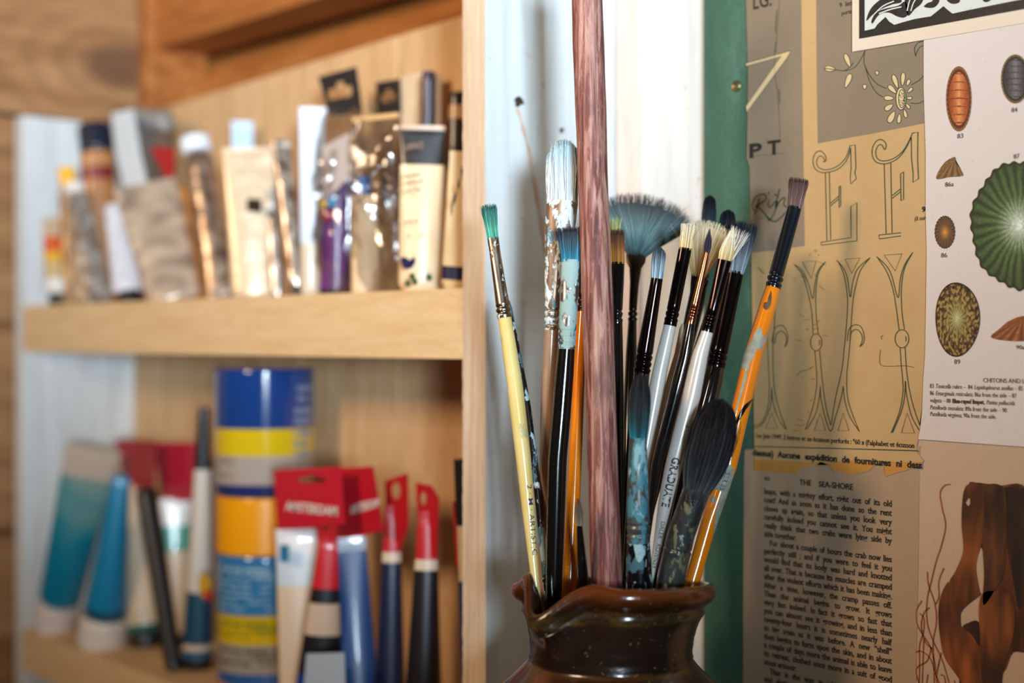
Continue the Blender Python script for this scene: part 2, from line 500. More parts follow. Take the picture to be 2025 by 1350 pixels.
def sheet(pts, d, th=.0003, holes=()):
    """paper sheet with real thickness, outline in photo points"""
    V, Fc = flat_poly(pts, d, holes); n = len(V)
    for i, f in enumerate(Fc):
        a, b, c = (V[k] for k in f)
        if (b - a).cross(c - a).y > 0: Fc[i] = f[::-1]
    V2 = V + [v + Vector((0, th, 0)) for v in V]
    F2 = list(Fc) + [[k + n for k in f[::-1]] for f in Fc]
    st = 0
    for l in [pts] + list(holes):
        m = len(l)
        for i in range(m):
            j = (i + 1) % m; F2.append([st + i, st + j, st + j + n, st + i + n])
        st += m
    return V2, F2
def art(cx, cy, hw, hh, d, cf, nr=26, na=72, edge=None):
    """an ellipse of print coloured by cf(r, angle, x, y)"""
    V, Fc, Cc = [W(cx, cy, d)], [], [cf(0, 0, 0, 0)]
    for i in range(1, nr + 1):
        r = i / nr
        for k in range(na):
            th = 2 * PI * k / na; e = edge(th) if edge else 1
            x, y = r * math.cos(th) * e, r * math.sin(th) * e
            V.append(W(cx + x * hw, cy - y * hh, d)); Cc.append(cf(r, th, x, y))
    for k in range(na): Fc.append([0, 1 + k, 1 + (k + 1) % na])
    for i in range(nr - 1):
        for k in range(na):
            k2 = (k + 1) % na; Fc.append([1 + i * na + k, 1 + (i + 1) * na + k, 1 + (i + 1) * na + k2, 1 + i * na + k2])
    return V, Fc, Cc

# ================================================================== SETTING
def struct(name, vf, m, smooth=False, **k):
    o = mesh(name, vf[0], vf[1], m, smooth=smooth, **k); o['kind'] = 'structure'; return o
XL = Xat(45, -.1133)         # inner face of the left upright
XP0 = Xat(915, -.1133); XP1 = Xat(960, -.1133)      # the right upright
ZS = EYE                     # the eye height is the datum for shelf heights
TOPL, MIDT, MIDB, LOWT, LOWB = ZS + .209, ZS + .030, ZS - .0128, ZS - .273, ZS - .312
BACK = .0

# left cabin wall of wide horizontal boards with rounded edges
parts = []
for i in range(9):
    z0 = EYE - .786 + i * .2
    parts.append(box(-1.40, -1.335, -.95, .20, z0 + .001, z0 + .198, .006))
parts.append(box(-1.45, -1.36, -.95, .20, EYE - .75, EYE + 1.1))
struct('wall_left', join(*parts), M_left)
# log wall behind the shelves
parts = []
for i in range(12):
    zc = EYE - .70 + i * .118
    V, Fc = [], []
    n = 24
    for e, xx in enumerate((-1.36, .9)):
        for k in range(n):
            th = 2 * PI * k / n
            V.append(Vector((xx, .150 + .062 * math.copysign(abs(math.cos(th)) ** .6, math.cos(th)), zc + .059 * math.copysign(abs(math.sin(th)) ** .6, math.sin(th)))))
    for k in range(n): Fc.append([k, (k + 1) % n, n + (k + 1) % n, n + k])
    parts.append((V, Fc))
struct('wall_back', join(*parts), M_log, True)
struct('trim_1', box(-1.334, .9, .03, .088, EYE + .292, EYE + .40, .006), M_log)          # timber rail over the shelves
struct('trim_2', box(-1.334, -1.314, .02, .088, EYE + .10, EYE + .45, .004), M_log)         # dark corner strip
# white lining boards between shelf and green board
xb0, xb1, xg = Xat(1226), Xat(1270), Xat(1399)
pv = [box(XP1, xb0 + .002, .0, .018, EYE - .5, EYE + .75, .001), box(xb1 - .001, xg + .01, .0, .018, EYE - .5, EYE + .75, .0015)]
struct('wall_right', join(*pv), M_white)
struct('trim_3', box(xb0 + .0005, xb1, -.004, .010, EYE - .5, EYE + .75, .0015), M_batten)
gb = struct('wall_panel', box(xg, .75, -.004, .02, EYE - .5, EYE + .75, .0015), M_green); gb.name = 'trim_4'
struct('floor', box(-1.5, 1.6, -2.2, .25, -.02, 0), M_work)

# ------------------------------------------------------------------ worktop (under the frame) and shelving unit
JT = .728; JX = 1207
jb = P(JX, 668, JT)
WORK = EYE - .318
tag(mesh('worktop', *box(XP1 + .001, .7, -.42, -.004, WORK - .03, WORK, .002), M_work, origin=(0, -.2, WORK)), 'wooden worktop the brown stoneware jug stands on', 'worktop')
SU = empty('shelving_unit', ((XL + XP0) / 2, -.056, ZS - .5), 'open pine wall shelves holding paint tubes and jars, white side panels', 'shelf')
# right upright: pine front edge, whitewashed side
vs, fs = box(XP0, XP1, -.1133, .0, ZS - .55, ZS + .245, 0)
# subdivided front edges, slightly sawn
nz = 220
V, Fc, fm = [], [], []
sec = [(XP0, -.1133), (XP1, -.1133), (XP1, -.0005), (XP0, -.0005)]
for i in range(nz + 1):
    z = ZS - .55 + i * .80 / nz
    for k, (x, y) in enumerate(sec):
        q = (.0007 * noise.noise(Vector((0, 3.3, z * 260))) + .0004 * noise.noise(Vector((0, 1.1, z * 900)))) if k == 0 else (.00025 * noise.noise(Vector((9, 0, z * 120))) if k == 1 else 0)
        V.append(Vector((x + q - .0026 * (.5 - i / nz) * 0, y, z)))
for i in range(nz):
    for k in range(4):
        k2 = (k + 1) % 4; Fc.append([i * 4 + k, i * 4 + k2, i * 4 + 4 + k2, i * 4 + 4 + k]); fm.append(1 if k == 1 else 0)
Fc += [[3, 2, 1, 0], [nz * 4 + k for k in range(4)]]; fm += [0, 0]
sp = mesh('side_panel', V, Fc, None, SU, mats=[M_pine_v, M_white], fm=fm); sp['label'] = 'right upright with raw pine edge and white side'
mesh('side_panel', *box(XL - .018, XL, -.1133, .0, ZS - .55, TOPL, .0008), M_white, SU)
# back panel planks with v joints and a slightly sloping top
jx = [Xat(x) for x in (60, 305, 597, 788, 1300)]
xs = [XL - .018] + [q for q in jx[1:4]] + [XP0 + .001]
pb = []
for a, b in zip(xs, xs[1:]):
    def zt(x): f = (x - XL) / (XP0 - XL); return ZS + .219 + .019 * f
    v, f = box(a + .0008, b - .0008, .0, .008, ZS - .55, ZS + .2, .0022)
    v = [Vector((p.x, p.y, (zt(p.x) + p.z - ZS - .2 if p.z > ZS else p.z))) for p in v]
    pb.append((v, f))
mesh('back_panel', *join(*pb), M_ply, SU)
mesh('shelf', *join(box(XL, XP0, -.1133, -.0985, MIDB, MIDT, .0007), box(XL, XP0, -.0985, -.0005, MIDT - .016, MIDT, 0)), M_pine, SU)
mesh('shelf', *join(box(XL, XP0, -.1133, -.0985, LOWB, LOWT, .0007), box(XL, XP0, -.0985, -.0005, LOWT - .016, LOWT, 0)), M_pine, SU)
# knot and crack in the whitewashed side, a nail hole
def on_side(x, y):           # photo point on the white right face (plane x = XP1)
    r = (x - 1012.5) / FPX; dx = RT.x * r + FW.x; t = XP1 / dx; return P(x, y, t)
def side_poly(pts, off=.0004):
    vv = [on_side(*p) + Vector((off, 0, 0)) for p in pts]
    tri = tessellate_polygon([[Vector((p.y, p.z, 0)) for p in vv]]); return vv, [list(t) for t in tri]
M_knot = plain('knot', (58, 40, 32), .7, var=.4, scale=500)
M_crack = plain('exposed_wood_line', (206, 172, 150), .7)
kn = mesh('knot', *side_poly([(1016, 198), (1020, 192), (1027, 190), (1033, 197), (1036, 206), (1029, 207), (1025, 212), (1018, 210), (1019, 204)]), M_knot, SU)
mesh('knot', *side_poly([(1107, 254), (1113, 252), (1114, 260), (1110, 264), (1106, 259)]), M_knot, SU)
crk = cr([(1022, 214), (1030, 238), (1036, 262), (1046, 300), (1055, 350), (1066, 410), (1072, 450), (1078, 500)], 5)
lv, lf = [], []
for i, (x, y) in enumerate(crk):
    wq = 2.6 + 1.2 * math.sin(i * .9)
    lv += [on_side(x - wq, y) + Vector((.0003, 0, 0)), on_side(x + wq, y) + Vector((.0003, 0, 0))]
    if i: lf.append([2 * i - 2, 2 * i - 1, 2 * i + 1, 2 * i])
mesh('split', lv, lf, M_crack, SU)
# screw in the green board
sc = W(1465, 172, .004)
V, Fc = [], []
for j, (r, h) in enumerate([(.0034, .0), (.0034, .0006), (.0028, .0012), (.0013, .0009), (.0008, .0004)]):
    for k in range(20): V.append(sc + Vector((r * math.cos(k * PI / 10), -h, r * math.sin(k * PI / 10))))
for j in range(4):
    for k in range(20): Fc.append([j * 20 + k, j * 20 + (k + 1) % 20, j * 20 + 20 + (k + 1) % 20, j * 20 + 20 + k])
Fc.append([80 + k for k in range(20)])
tag(mesh('screw', V, Fc, M_steel, smooth=True, origin=sc), 'rusty brass screw in the green painted board, top of the photo', 'screw')

# ================================================================== PAPERS ON THE GREEN BOARD
LW = .00042
def z1(p): return (1380 + p[0] / 2.7008, p[1] / 2.7008)
def z2(p): return (1460 + p[0] / 2.935, 480 + p[1] / 2.935)
def z5(p): return (1800 + p[0] / 3.0, 900 + p[1] / 3.0)
def strips(lst, conv, wd, d, n=5, straight=()):
    out = []
    for l in lst:
        q = [conv(p) for p in l]; out.append(strip(cr(q, n) if len(q) > 2 else q, wd, d))
    return out
def lines(lst, conv, wd, d, closed=False): return [strip([conv(p) for p in l], wd, d, closed) for l in lst]

M_pap_old = aged_paper('aged_pattern_paper', (196, 162, 114), (172, 132, 82), .45, .45, 11)
M_pap_grey = aged_paper('grey_tint_print', (140, 124, 104), (122, 106, 88), .5, .4, 14)
M_pap_shell = aged_paper('shell_plate_paper', (216, 204, 198), (206, 192, 182), .4, .06, 5)
M_pap_book = aged_paper('book_page_paper', (174, 148, 120), (156, 128, 98), .4, .12, 6)
M_pap_weed = aged_paper('seaweed_plate_paper', (196, 168, 142), (184, 154, 126), .4, .06, 5)
M_pap_lino = aged_paper('print_margin_paper', (222, 206, 186), (214, 194, 170), .4, .05, 5)
M_pap_lino_w = aged_paper('print_white', (208, 212, 208), (196, 200, 196), .4, .05, 5)
M_lino = plain('lino_ink', (34, 31, 31), .45, var=.35, scale=900)
M_tear = aged_paper('glue_stained_edge', (196, 140, 66), (170, 108, 40), .5, .5, 30)

# --- old alphabet pattern sheet
D = .0053
al = [(1484, -90), (1487, 0), (1491, 150), (1489, 300), (1488, 312), (1494, 330), (1497, 480), (1499, 650), (1502, 800), (1503, 900), (1502.6, 929.7), (1545, 933), (1589, 936.6),
      (1596, 923), (1604, 924), (1617, 916), (1627, 919.5), (1634, 912), (1651, 919), (1661, 933), (1673, 931), (1692, 938), (1729, 930), (1742, 917), (1760, 913), (1761.5, 940), (1800, 929), (1833, 918), (1837, 909),
      (1832, 902), (1826, 896), (1823, 882), (1840, 820), (1848, 752), (1850, 616), (1852, 480), (1860, -90)]
S1 = empty('pattern_sheet', W(1670, 500, D), 'brown torn French pattern sheet with outlined ornamental capitals and a daisy spray', 'paper sheet')
mesh('paper', *sheet(al, D), M_pap_old, S1)
ps = [flat_poly([(1484, -90), (1487, 0), (1491, 150), (1489, 300), (1488, 312), (1494, 330), (1497, 480), (1498, 500), (1550, 495), (1603, 487), (1600, 300), (1597, 100), (1595, -90)], D + .0002),
      flat_poly([(1625, -90), (1626, 0), (1627, 150), (1629, 285), (1735, 266), (1852, 243), (1860, -90)], D + .0002)]
mesh('tinted_panel', *join(*ps), M_pap_grey, S1)
# scratches, folds on the sheet and the torn glue edge
mesh('torn_edge', *flat_poly([(1503, 908), (1560, 910), (1640, 913), (1700, 909), (1834, 912), (1833, 918), (1800, 928), (1762, 939), (1760, 913), (1742, 916), (1729, 929), (1692, 937), (1673, 930), (1661, 932), (1651, 918), (1634, 911), (1627, 918), (1617, 915), (1604, 923), (1596, 922), (1589, 935.6), (1545, 932), (1503.6, 929)], D + .00015), M_tear, S1)
dd = D + .0004
E = [[(700, 868), (713, 866), (718, 850), (708, 826), (686, 810), (661, 822), (648, 858), (656, 900), (690, 924), (745, 920), (795, 897), (832, 850), (850, 792)],
     [(713, 866), (700, 842), (682, 838), (668, 862), (674, 893), (706, 910), (750, 904), (793, 880), (826, 840), (844, 788)]]
El = [[(844, 788), (843, 783), (873, 778), (877, 900), (871, 925), (879, 958), (849, 986), (847, 945), (851, 905), (849, 800)],
      [(714, 926), (722, 1287)], [(735, 924), (742, 1281)], [(690, 1296), (852, 1270), (850, 1105), (882, 1085), (882, 1288), (690, 1311), (690, 1296)],
      [(742, 1088), (786, 1050)], [(742, 1102), (786, 1064)], [(787, 1000), (795, 995), (796, 1104), (787, 1112), (787, 1000)]]
Fq = [[(1030, 804), (1038, 790), (1034, 766), (1010, 749), (984, 760), (965, 796), (966, 840), (990, 872), (1045, 877), (1105, 846), (1150, 785), (1178, 716)],
      [(1030, 804), (1014, 778), (996, 782), (983, 812), (990, 848), (1022, 864), (1078, 850), (1130, 808), (1170, 738)]]
Fl = [[(1178, 716), (1208, 710), (1206, 850), (1211, 958), (1182, 978), (1182, 930), (1174, 852), (1172, 738)], [(1028, 880), (1038, 1250)], [(1063, 875), (1070, 1246)],
      [(1000, 1257), (1116, 1245), (1116, 1262), (1000, 1278), (1000, 1257)], [(1071, 1047), (1115, 1012)], [(1071, 1062), (1115, 1027)], [(1115, 932), (1131, 921), (1131, 1068), (1118, 1076), (1115, 932)]]
prt = strips(E + Fq, z1, LW, dd) + lines(El + Fl, z1, LW, dd)
# lower ornamental capitals
def leg_pair(o, top, full=True):
    ox, oy = o
    return None
N = [  # V-topped stems with ball and hook
 [(357, 126), (400, 155), (440, 230), (468, 325), (480, 240), (500, 160), (543, 110)], [(366, 134), (410, 190), (440, 290), (462, 400), (470, 530)], [(535, 120), (500, 180), (486, 290), (488, 420), (500, 530)],
 [(605, 103), (640, 140), (668, 200), (686, 316), (700, 230), (730, 150), (800, 88)], [(615, 108), (650, 190), (668, 300), (668, 420), (650, 620), (636, 740), (600, 900), (575, 1055)], [(795, 95), (745, 160), (715, 260), (700, 350), (690, 480), (680, 620), (665, 760)],
 [(838, 82), (890, 130), (925, 190), (962, 320), (975, 215), (1000, 130), (1048, 58)], [(845, 90), (900, 175), (935, 280), (955, 400), (968, 505)], [(1040, 70), (1000, 150), (982, 260), (985, 400), (1000, 503)],
 [(480, 625), (486, 700), (492, 800), (482, 890), (460, 980), (425, 1080)], [(508, 625), (518, 740), (530, 850), (545, 950), (572, 1055)], [(512, 830), (516, 900), (540, 1010), (572, 1090), (600, 1010), (632, 900), (645, 830)], [(512, 830), (504, 910), (480, 1000), (432, 1080)],
 [(645, 830), (655, 920), (685, 1010), (738, 1092)], [(665, 760), (668, 880), (690, 970), (738, 1092)],
 [(975, 605), (980, 700), (990, 800), (990, 870), (970, 980), (922, 1100)], [(1003, 605), (1012, 740), (1030, 860), (1055, 960), (1088, 1055)], [(1005, 800), (1012, 880), (1040, 1000), (1085, 1085)], [(1005, 800), (1000, 890), (980, 980), (930, 1098)], [(1112, 820), (1106, 930), (1088, 1055)],
 [(668, 570), (680, 500), (715, 475), (750, 490), (766, 540), (762, 580), (740, 602)], [(684, 570), (692, 520), (720, 502), (745, 520), (756, 560), (742, 600)],
 [(232, 580), (245, 505), (275, 478), (305, 490), (322, 530), (322, 570), (306, 606)], [(248, 585), (258, 530), (285, 512), (308, 530), (316, 565), (306, 606)],
 [(148, 142), (165, 160), (185, 180)], [(305, 126), (280, 150), (255, 200), (244, 300), (248, 430), (238, 600), (240, 760), (252, 880), (285, 1000), (317, 1080)],
 [(212, 400), (205, 560), (214, 760), (215, 880), (200, 980), (165, 1045), (122, 1055)], [(230, 840), (225, 930), (200, 1010), (160, 1062), (122, 1068)], [(230, 840), (240, 930), (270, 1020), (310, 1078)],
]
Nt = [[(408, 112), (487, 108), (460, 207)], [(656, 97), (742, 90), (694, 178)], [(882, 74), (985, 66), (946, 165)], [(512, 985), (542, 1086), (477, 1086)], [(645, 985), (678, 1086), (614, 1088)], [(1015, 985), (1058, 1100), (982, 1100)], [(232, 985), (265, 1073), (195, 1073)]]
prt += strips(N, z2, LW, dd) + lines(Nt, z2, LW * .9, dd, True)
for cx, cy, rx, ry in [(488, 577, 33, 49), (985, 556, 40, 52)]:
    prt.append(strip([z2((cx + rx * math.cos(k * PI / 16), cy + ry * math.sin(k * PI / 16))) for k in range(32)], LW, dd, True))
    prt.append(strip([z2((cx + rx * .6 * math.cos(a), cy + ry * .6 * math.sin(a))) for a in [(-.5 + k * .2) for k in range(6)]], LW, dd))
prt += lines([[(130, 1178), (620, 1190), (1078, 1203)]], z2, LW * 1.3, dd)
# spray of flowers on the grey panel
spr = [[(708, 372), (760, 378), (820, 384), (870, 366), (905, 320), (925, 278)], [(925, 278), (920, 340), (945, 400), (990, 455), (1040, 478)], [(930, 370), (950, 440), (985, 500), (1020, 524)], [(1172, 460), (1215, 435), (1242, 405)], [(1168, 556), (1210, 558), (1245, 540)],
       [(1245, 228), (1210, 235), (1190, 265), (1195, 305)], [(1245, 250), (1220, 258), (1202, 285), (1196, 308)], [(820, 384), (850, 360), (862, 340)]]
prt += strips(spr, z1, LW, dd)
fillp = []
def leaf(cx, cy, L, wd, ang, conv=z1):
    pts = []
    for k in range(20):
        th = 2 * PI * k / 20; a = math.cos(th) * L / 2; b = math.sin(th) * wd / 2 * (1 - .35 * math.cos(th))
        pts.append(conv((cx + a * math.cos(ang) - b * math.sin(ang), cy + a * math.sin(ang) + b * math.cos(ang))))
    fillp.append(flat_poly(pts, dd)); prt.append(strip(pts, LW * .8, dd + .0001, True))
for a in [(740, 374, 58, 28, .1), (833, 330, 75, 24, 1.2), (835, 438, 80, 26, 1.95), (990, 397, 22, 18, 1.5), (924, 470, 26, 20, 1.5)]: leaf(*a)
for k, (cx, cy, L, wd) in enumerate([(1128, 430, 72, 22), (1088, 442, 76, 24), (1072, 484, 60, 24), (1054, 530, 52, 24), (1054, 578, 52, 26), (1068, 630, 68, 30), (1108, 638, 52, 20), (1140, 612, 46, 18), (1154, 572, 34, 16), (1162, 530, 30, 15), (1166, 488, 36, 16), (1156, 448, 38, 18)]):
    ang = math.atan2(cy - 532, (cx - 1120)) + PI; leaf(cx, cy, L, wd, ang)
ec = [z1((1118 + 27 * math.cos(k * PI / 14), 533 + 60 * math.sin(k * PI / 14))) for k in range(28)]
prt.append(strip(ec, LW, dd + .0001, True)); fillp.append(flat_poly(ec, dd))
ec2 = [z1((1122 + 17 * math.cos(k * PI / 14), 533 + 48 * math.sin(k * PI / 14))) for k in range(28)]
prt.append(strip(ec2, LW, dd + .0001, True))
rnd = random.Random(3)
for k in range(46):
    r = math.sqrt(rnd.random()); th = rnd.uniform(0, 6.28); c = z1((1122 + 15 * r * math.cos(th), 533 + 44 * r * math.sin(th)))
    prt.append(flat_poly([(c[0] - .6, c[1] - .7), (c[0] + .6, c[1] - .7), (c[0] + .6, c[1] + .7), (c[0] - .6, c[1] + .7)], dd + .0002))
# big light "7" on the left panel
seven = [z1(p) for p in [(290, 345), (528, 278), (508, 318), (295, 604), (290, 572), (478, 306), (290, 360)]]
fillp.append(flat_poly(seven, dd - .00005)); prt.append(strip(seven, LW * .8, dd, True))
mesh('light_print', *join(*fillp), aged_paper('unprinted_paper', (216, 190, 146), (200, 168, 120), .4, .2, 20), S1)
# folds and stitched crease down the left strip
prt += strips([[(470, 0), (462, 120), (452, 230), (440, 330), (455, 480), (468, 640), (470, 740)]], z1, LW * .5, dd)
prt += [strip([z1(a), z1(b)], LW * 1.2, dd) for a, b in [((455, 60), (448, 180)), ((450, 230), (446, 290)), ((466, 480), (470, 560))]]
cracks = []
for k in range(26):
    x = rnd.uniform(1580, 1640); y = rnd.uniform(500, 900); c = [(x, y)]
    for q in range(4): c.append((c[-1][0] + rnd.uniform(-3, 7), c[-1][1] + rnd.uniform(-4, 4)))
    cracks.append(strip(c, LW * .5, dd, taper=True))
prt += cracks + strips([[(378, 770), (400, 745), (440, 735), (475, 715)], [(868, 560), (866, 545), (876, 536)], [(860, 620), (858, 700), (900, 715), (1000, 712), (1055, 722)]], z2, LW * .6, dd)
mesh('line_drawing', *join(*prt), M_inkg, S1)
SERIF = True
txt = [wall_text('P', 1492, 314, 1519, 27, dd, .03), wall_text('T', 1530, 308, 1556, 27, dd, .03), wall_text('. . . . . . . . . .', 1503, 312, 1562, 12, dd), wall_text('LG.', 1500, 22, 1538, 30, dd, .01),
       wall_text('9 lettres', 1672, 18, 1712, 9, dd, .01), wall_text('portables', 1676, 33, 1712, 8, dd, .01), wall_text('9', 1835, 420, 1842, 10, dd, .03), wall_text('(à suivre)', 1820, 437, 1856, 8, dd, .0, .2),
       wall_text('1er Juin 1949. 2 lettres et un écusson perforés : "60 » (l\'alphabet et écusson', 1506, 864, 1820, 9, dd, .012),
       wall_text('dessus) Aucune expédition de fournitures ni dess', 1501, 899, 1835, 12, dd, .035)]
mesh('printed_text', *join(*txt), M_ink, S1); SERIF = False
scr = [[(330, 1130), (318, 1100), (335, 1055), (375, 1040), (385, 1065), (350, 1095), (335, 1105), (360, 1120), (390, 1160), (425, 1185), (460, 1160), (490, 1120)], [(352, 1060), (345, 1100), (330, 1150)],
       [(400, 1070), (395, 1095), (405, 1110), (430, 1080), (440, 1090), (420, 1150), (400, 1180), (395, 1165)], [(450, 1010), (440, 1060), (430, 1110), (455, 1070), (475, 1060), (470, 1095), (485, 1110)], [(395, 1030), (400, 1040)], [(425, 1040), (440, 1050)], [(362, 1165), (366, 1170)]]
mesh('script_lettering', *join(*strips(scr, lambda p: z1(((p[0] - 318) * 1.12 + 322, p[1])), LW * 2.1, dd)), M_inkg, S1)

# --- shell plate
D = .0060
sh = [(1839, 85), (1839, 178), (1843, 300), (1843, 420), (1845, 500), (1843, 640), (1842, 700), (1838.5, 748), (1836, 810), (1833, 842), (1828, 867), (2025, 881), (2140, 889), (2140, 0), (1845, 30)]
S2 = empty('shell_plate', W(1930, 450, D), 'white natural history plate with numbered chitons and limpets', 'book page')
mesh('paper', *sheet(sh, D), M_pap_shell, S2)
dd = D + .0004
def n3(x, y, s, k=0): return noise.noise(Vector((x * s, y * s, k)))
def chiton(base, hi, dark):
    def f(r, th, x, y):
        if r > .9: return mixc((150, 120, 60), dark, .5 + .5 * math.sin(th * 40))
        if r > .82: return dark
        seg = (y + 1) * 4.0; fr = seg - math.floor(seg) + .25 * abs(x) ; 
        c = mixc(base, hi, max(0, 1 - abs(x) * 1.6) * .8 + .3 * n3(x, y, 9))
        if fr < .18 or fr > 1.12: c = mixc(c, dark, .85)
        return mixc(c, dark, .25 * max(0, n3(x, y, 22, 3)) + abs(x) * .45)
    return f
def limpet(rim, mid, apex, rays, cx=0, cy=0, spots=0):
    def f(r, th, x, y):
        a = math.atan2(y - cy, x - cx); rr = math.hypot(x - cx, y - cy)
        c = mixc(apex, mid, min(1, rr * 2.2)); c = mixc(c, rim, max(0, min(1, (rr - .4) * 1.8)))
        k = .5 + .5 * math.cos(a * rays + 2 * n3(x, y, 3)); c = mixc(c, tuple(q * .45 for q in rim), (k ** 1.5) * min(1, rr * 1.6) * .75)
        if spots and rr > .35 and n3(x, y, 10, 5) > .08: c = mixc(c, spots, .8)
        if r > .95: c = tuple(q * .5 for q in rim)
        return tuple(min(255, max(0, q * (1 + .25 * n3(x, y, 25, 2)))) for q in c)
    return f
def shell(kind, cx, cy, hw, hh, cf, edge=None, nr=26, na=96):
    v, f, c = art(cx, cy, hw, hh, dd, cf, nr, na, edge); o = mesh('shell_picture', v, f, M_print, S2, vcol=c); o['label'] = kind
shell('orange chiton', 1909.5, 198, 25, 64, chiton((176, 84, 34), (232, 160, 100), (92, 38, 18)), nr=40, na=120)
shell('grey chiton', 2021, 159, 28, 48, chiton((70, 68, 70), (128, 126, 128), (30, 28, 30)), nr=36, na=100)
shell('small brown limpet', 1882, 460, 20, 32, limpet((104, 72, 44), (130, 92, 56), (226, 150, 60), 26), lambda th: 1 + .03 * math.sin(th * 26))
shell('green limpet', 2034, 446, 101, 126, limpet((62, 82, 44), (92, 112, 66), (226, 232, 224), 30, -.05, 0), lambda th: 1 + .02 * math.sin(th * 30) + .02 * math.sin(th * 7), 40, 200)
shell('dark spotted limpet', 1906.5, 631, 44, 73, limpet((72, 44, 26), (128, 112, 58), (196, 192, 132), 18, -.02, .02, (176, 146, 78)), lambda th: 1 + .025 * math.sin(3 * th + 1), 36, 140)
def side_shell(kind, out, apex, cA, cB):
    pts = cr(out, 6, True); cxx = sum(p[0] for p in pts) / len(pts); cyy = sum(p[1] for p in pts) / len(pts)
    V, Fc, Cc = [], [], []
    nr = 16
    for i in range(nr + 1):
        for k, p in enumerate(pts):
            x = apex[0] + (p[0] - apex[0]) * i / nr; y = apex[1] + (p[1] - apex[1]) * i / nr
            V.append(W(x, y, dd)); q = .5 + .5 * math.sin(k * 1.9); c = mixc(cA, cB, q * .8)
            Cc.append(tuple(min(255, max(0, z * (1 + .3 * n3(x, y, .3)))) for z in c))
        if i:
            n = len(pts)
            for k in range(n): Fc.append([(i - 1) * n + k, (i - 1) * n + (k + 1) % n, i * n + (k + 1) % n, i * n + k])
    o = mesh('shell_picture', V, Fc, M_print, S2, vcol=Cc); o['label'] = kind
side_shell('brown limpet from the side', [z1(p) for p in [(1313, 960), (1325, 915), (1360, 868), (1400, 845), (1412, 848), (1415, 875), (1450, 928), (1445, 945), (1380, 950)]], z1((1408, 850)), (150, 112, 66), (70, 46, 26))
side_shell('mottled limpet from the side', [(1973, 666), (1990, 650), (2010, 634), (2040, 625), (2070, 640), (2088, 668), (2040, 674), (2000, 673)], (2036, 628), (170, 100, 52), (74, 40, 22))
tx = []; SERIF = True
for s, x, y, x1, h in [('83', 1906, 276, 1918, 9), ('86a', 1882, 371, 1899, 9), ('86', 1874, 510, 1886, 9), ('89', 1900, 719, 1912, 9), ('84', 2013, 225, 2025, 9), ('87', 2017, 316, 2029, 9), ('90a', 2022, 690, 2040, 8)]:
    tx.append(wall_text(s, x, y, x1, h, dd, .0))
rows = [('83 |Tonicella rubra |– 84 |Lepidopleurus asellus|– 85 |Acanthochitona', 765.7), ('86 |Emarginula reticulata; |86a from the side – 87 |Limpet, Patella', 780), ('|vulgata |– 88 |', 794), ('|Patelloida tessulata; |89a from the side – 90', 808), ('|Patelloida virginea; |90a from the side.', 821)]
x0w = W(1852, 700, dd).x; tt = depth_on(1852, 0)
def run(parts, y, x=0, size=8.2):
    out = []; z = W(1852, y, dd).z; sz = size * tt / FPX / .70
    for s, st in parts:
        b = .03 if st == 'b' else .0; sh_ = .22 if st == 'i' else 0
        out.append(text_map(s, lambda u, v, x=x: Vector((x0w + x + u, -dd, z + v)), sz, b, None, sh_, False, .80))
        x += glyphs(s.rstrip(), b)[2] * sz * .80 + sz * .30
    return out
tx += run([('83', 'r'), ('Tonicella rubra', 'i'), ('–  84', 'r'), ('Lepidopleurus asellus', 'i'), ('– 85', 'r')], 766)
tx += run([('86', 'r'), ('Emarginula reticulata;', 'i'), ('86a from the side', 'r'), ('– 87', 'r')], 780)
tx += run([('vulgata', 'i'), ('– 88', 'r'), ('Blue-rayed limpet,', 'b'), ('Patina pellucida', 'i')], 794)
tx += run([('Patelloida tessulata;', 'i'), ('89a from the side', 'r'), ('– 90', 'r')], 808)
tx += run([('Patelloida virginea;', 'i'), ('90a from the side.', 'r')], 821)
tx.append(wall_text('CHITONS AND LIMPETS', 1957, 755, 2075, 8.5, dd, .0))
mesh('printed_text', *join(*tx), M_ink2, S2); SERIF = False

# --- linocut print
D = .0066
li = [z1(p) for p in [(862, -260), (862, 285), (1742, 140), (2050, 88), (2050, -260)]]
S3 = empty('linocut_print', W(1860, 30, D), 'black and white block print with leaves, overlapping the top of the wall sheets', 'art print')
mesh('paper', *sheet(li, D), M_pap_lino, S3)
dd = D + .0004
mesh('inked_border', *join(flat_poly([z1(p) for p in [(902, -260), (902, 216), (1742, 66), (2050, 12), (2050, -260)]], dd)), M_lino, S3)
inner = [(932, -260), (932, 174), (985, 162), (1000, 140), (1043, 101), (1062, 125), (1090, 143), (1140, 128), (1200, 112), (1285, 98), (1320, 70), (1352, 44), (1372, 62), (1400, 84), (1500, 62), (1600, 42), (1742, 14), (1900, -14), (2050, -40), (2050, -260)]
mesh('uninked_ground', *flat_poly([z1(p) for p in inner], dd + .00015), M_pap_lino_w, S3)
def blob(pts): return flat_poly([z1(p) for p in cr(pts, 5, True)], dd + .0003)
lv = [blob([(942, 122), (958, 70), (990, 30), (1040, -5), (1100, -30), (1130, 20), (1080, 35), (1020, 60), (975, 90)]), blob([(970, 118), (995, 78), (1040, 58), (1110, 42), (1150, 20), (1165, 80), (1145, 104), (1110, 100), (1060, 78), (1010, 90), (975, 135)]),
      blob([(1165, 95), (1150, 40), (1150, -20), (1200, -40), (1245, -10), (1235, 30), (1200, 60)]), blob([(1250, 48), (1300, 52), (1330, 20), (1325, -30), (1295, -30), (1295, 15), (1268, 28)]),
      blob([(1370, 10), (1400, 32), (1440, 20), (1425, -30), (1380, -30)]), blob([(1555, -20), (1560, 10), (1580, 24), (1610, 8), (1620, -30)]), blob([(1660, -30), (1690, -10), (1742, -20), (1742, -60), (1660, -60)])]
mesh('leaf_motif', *join(*lv), M_lino, S3)
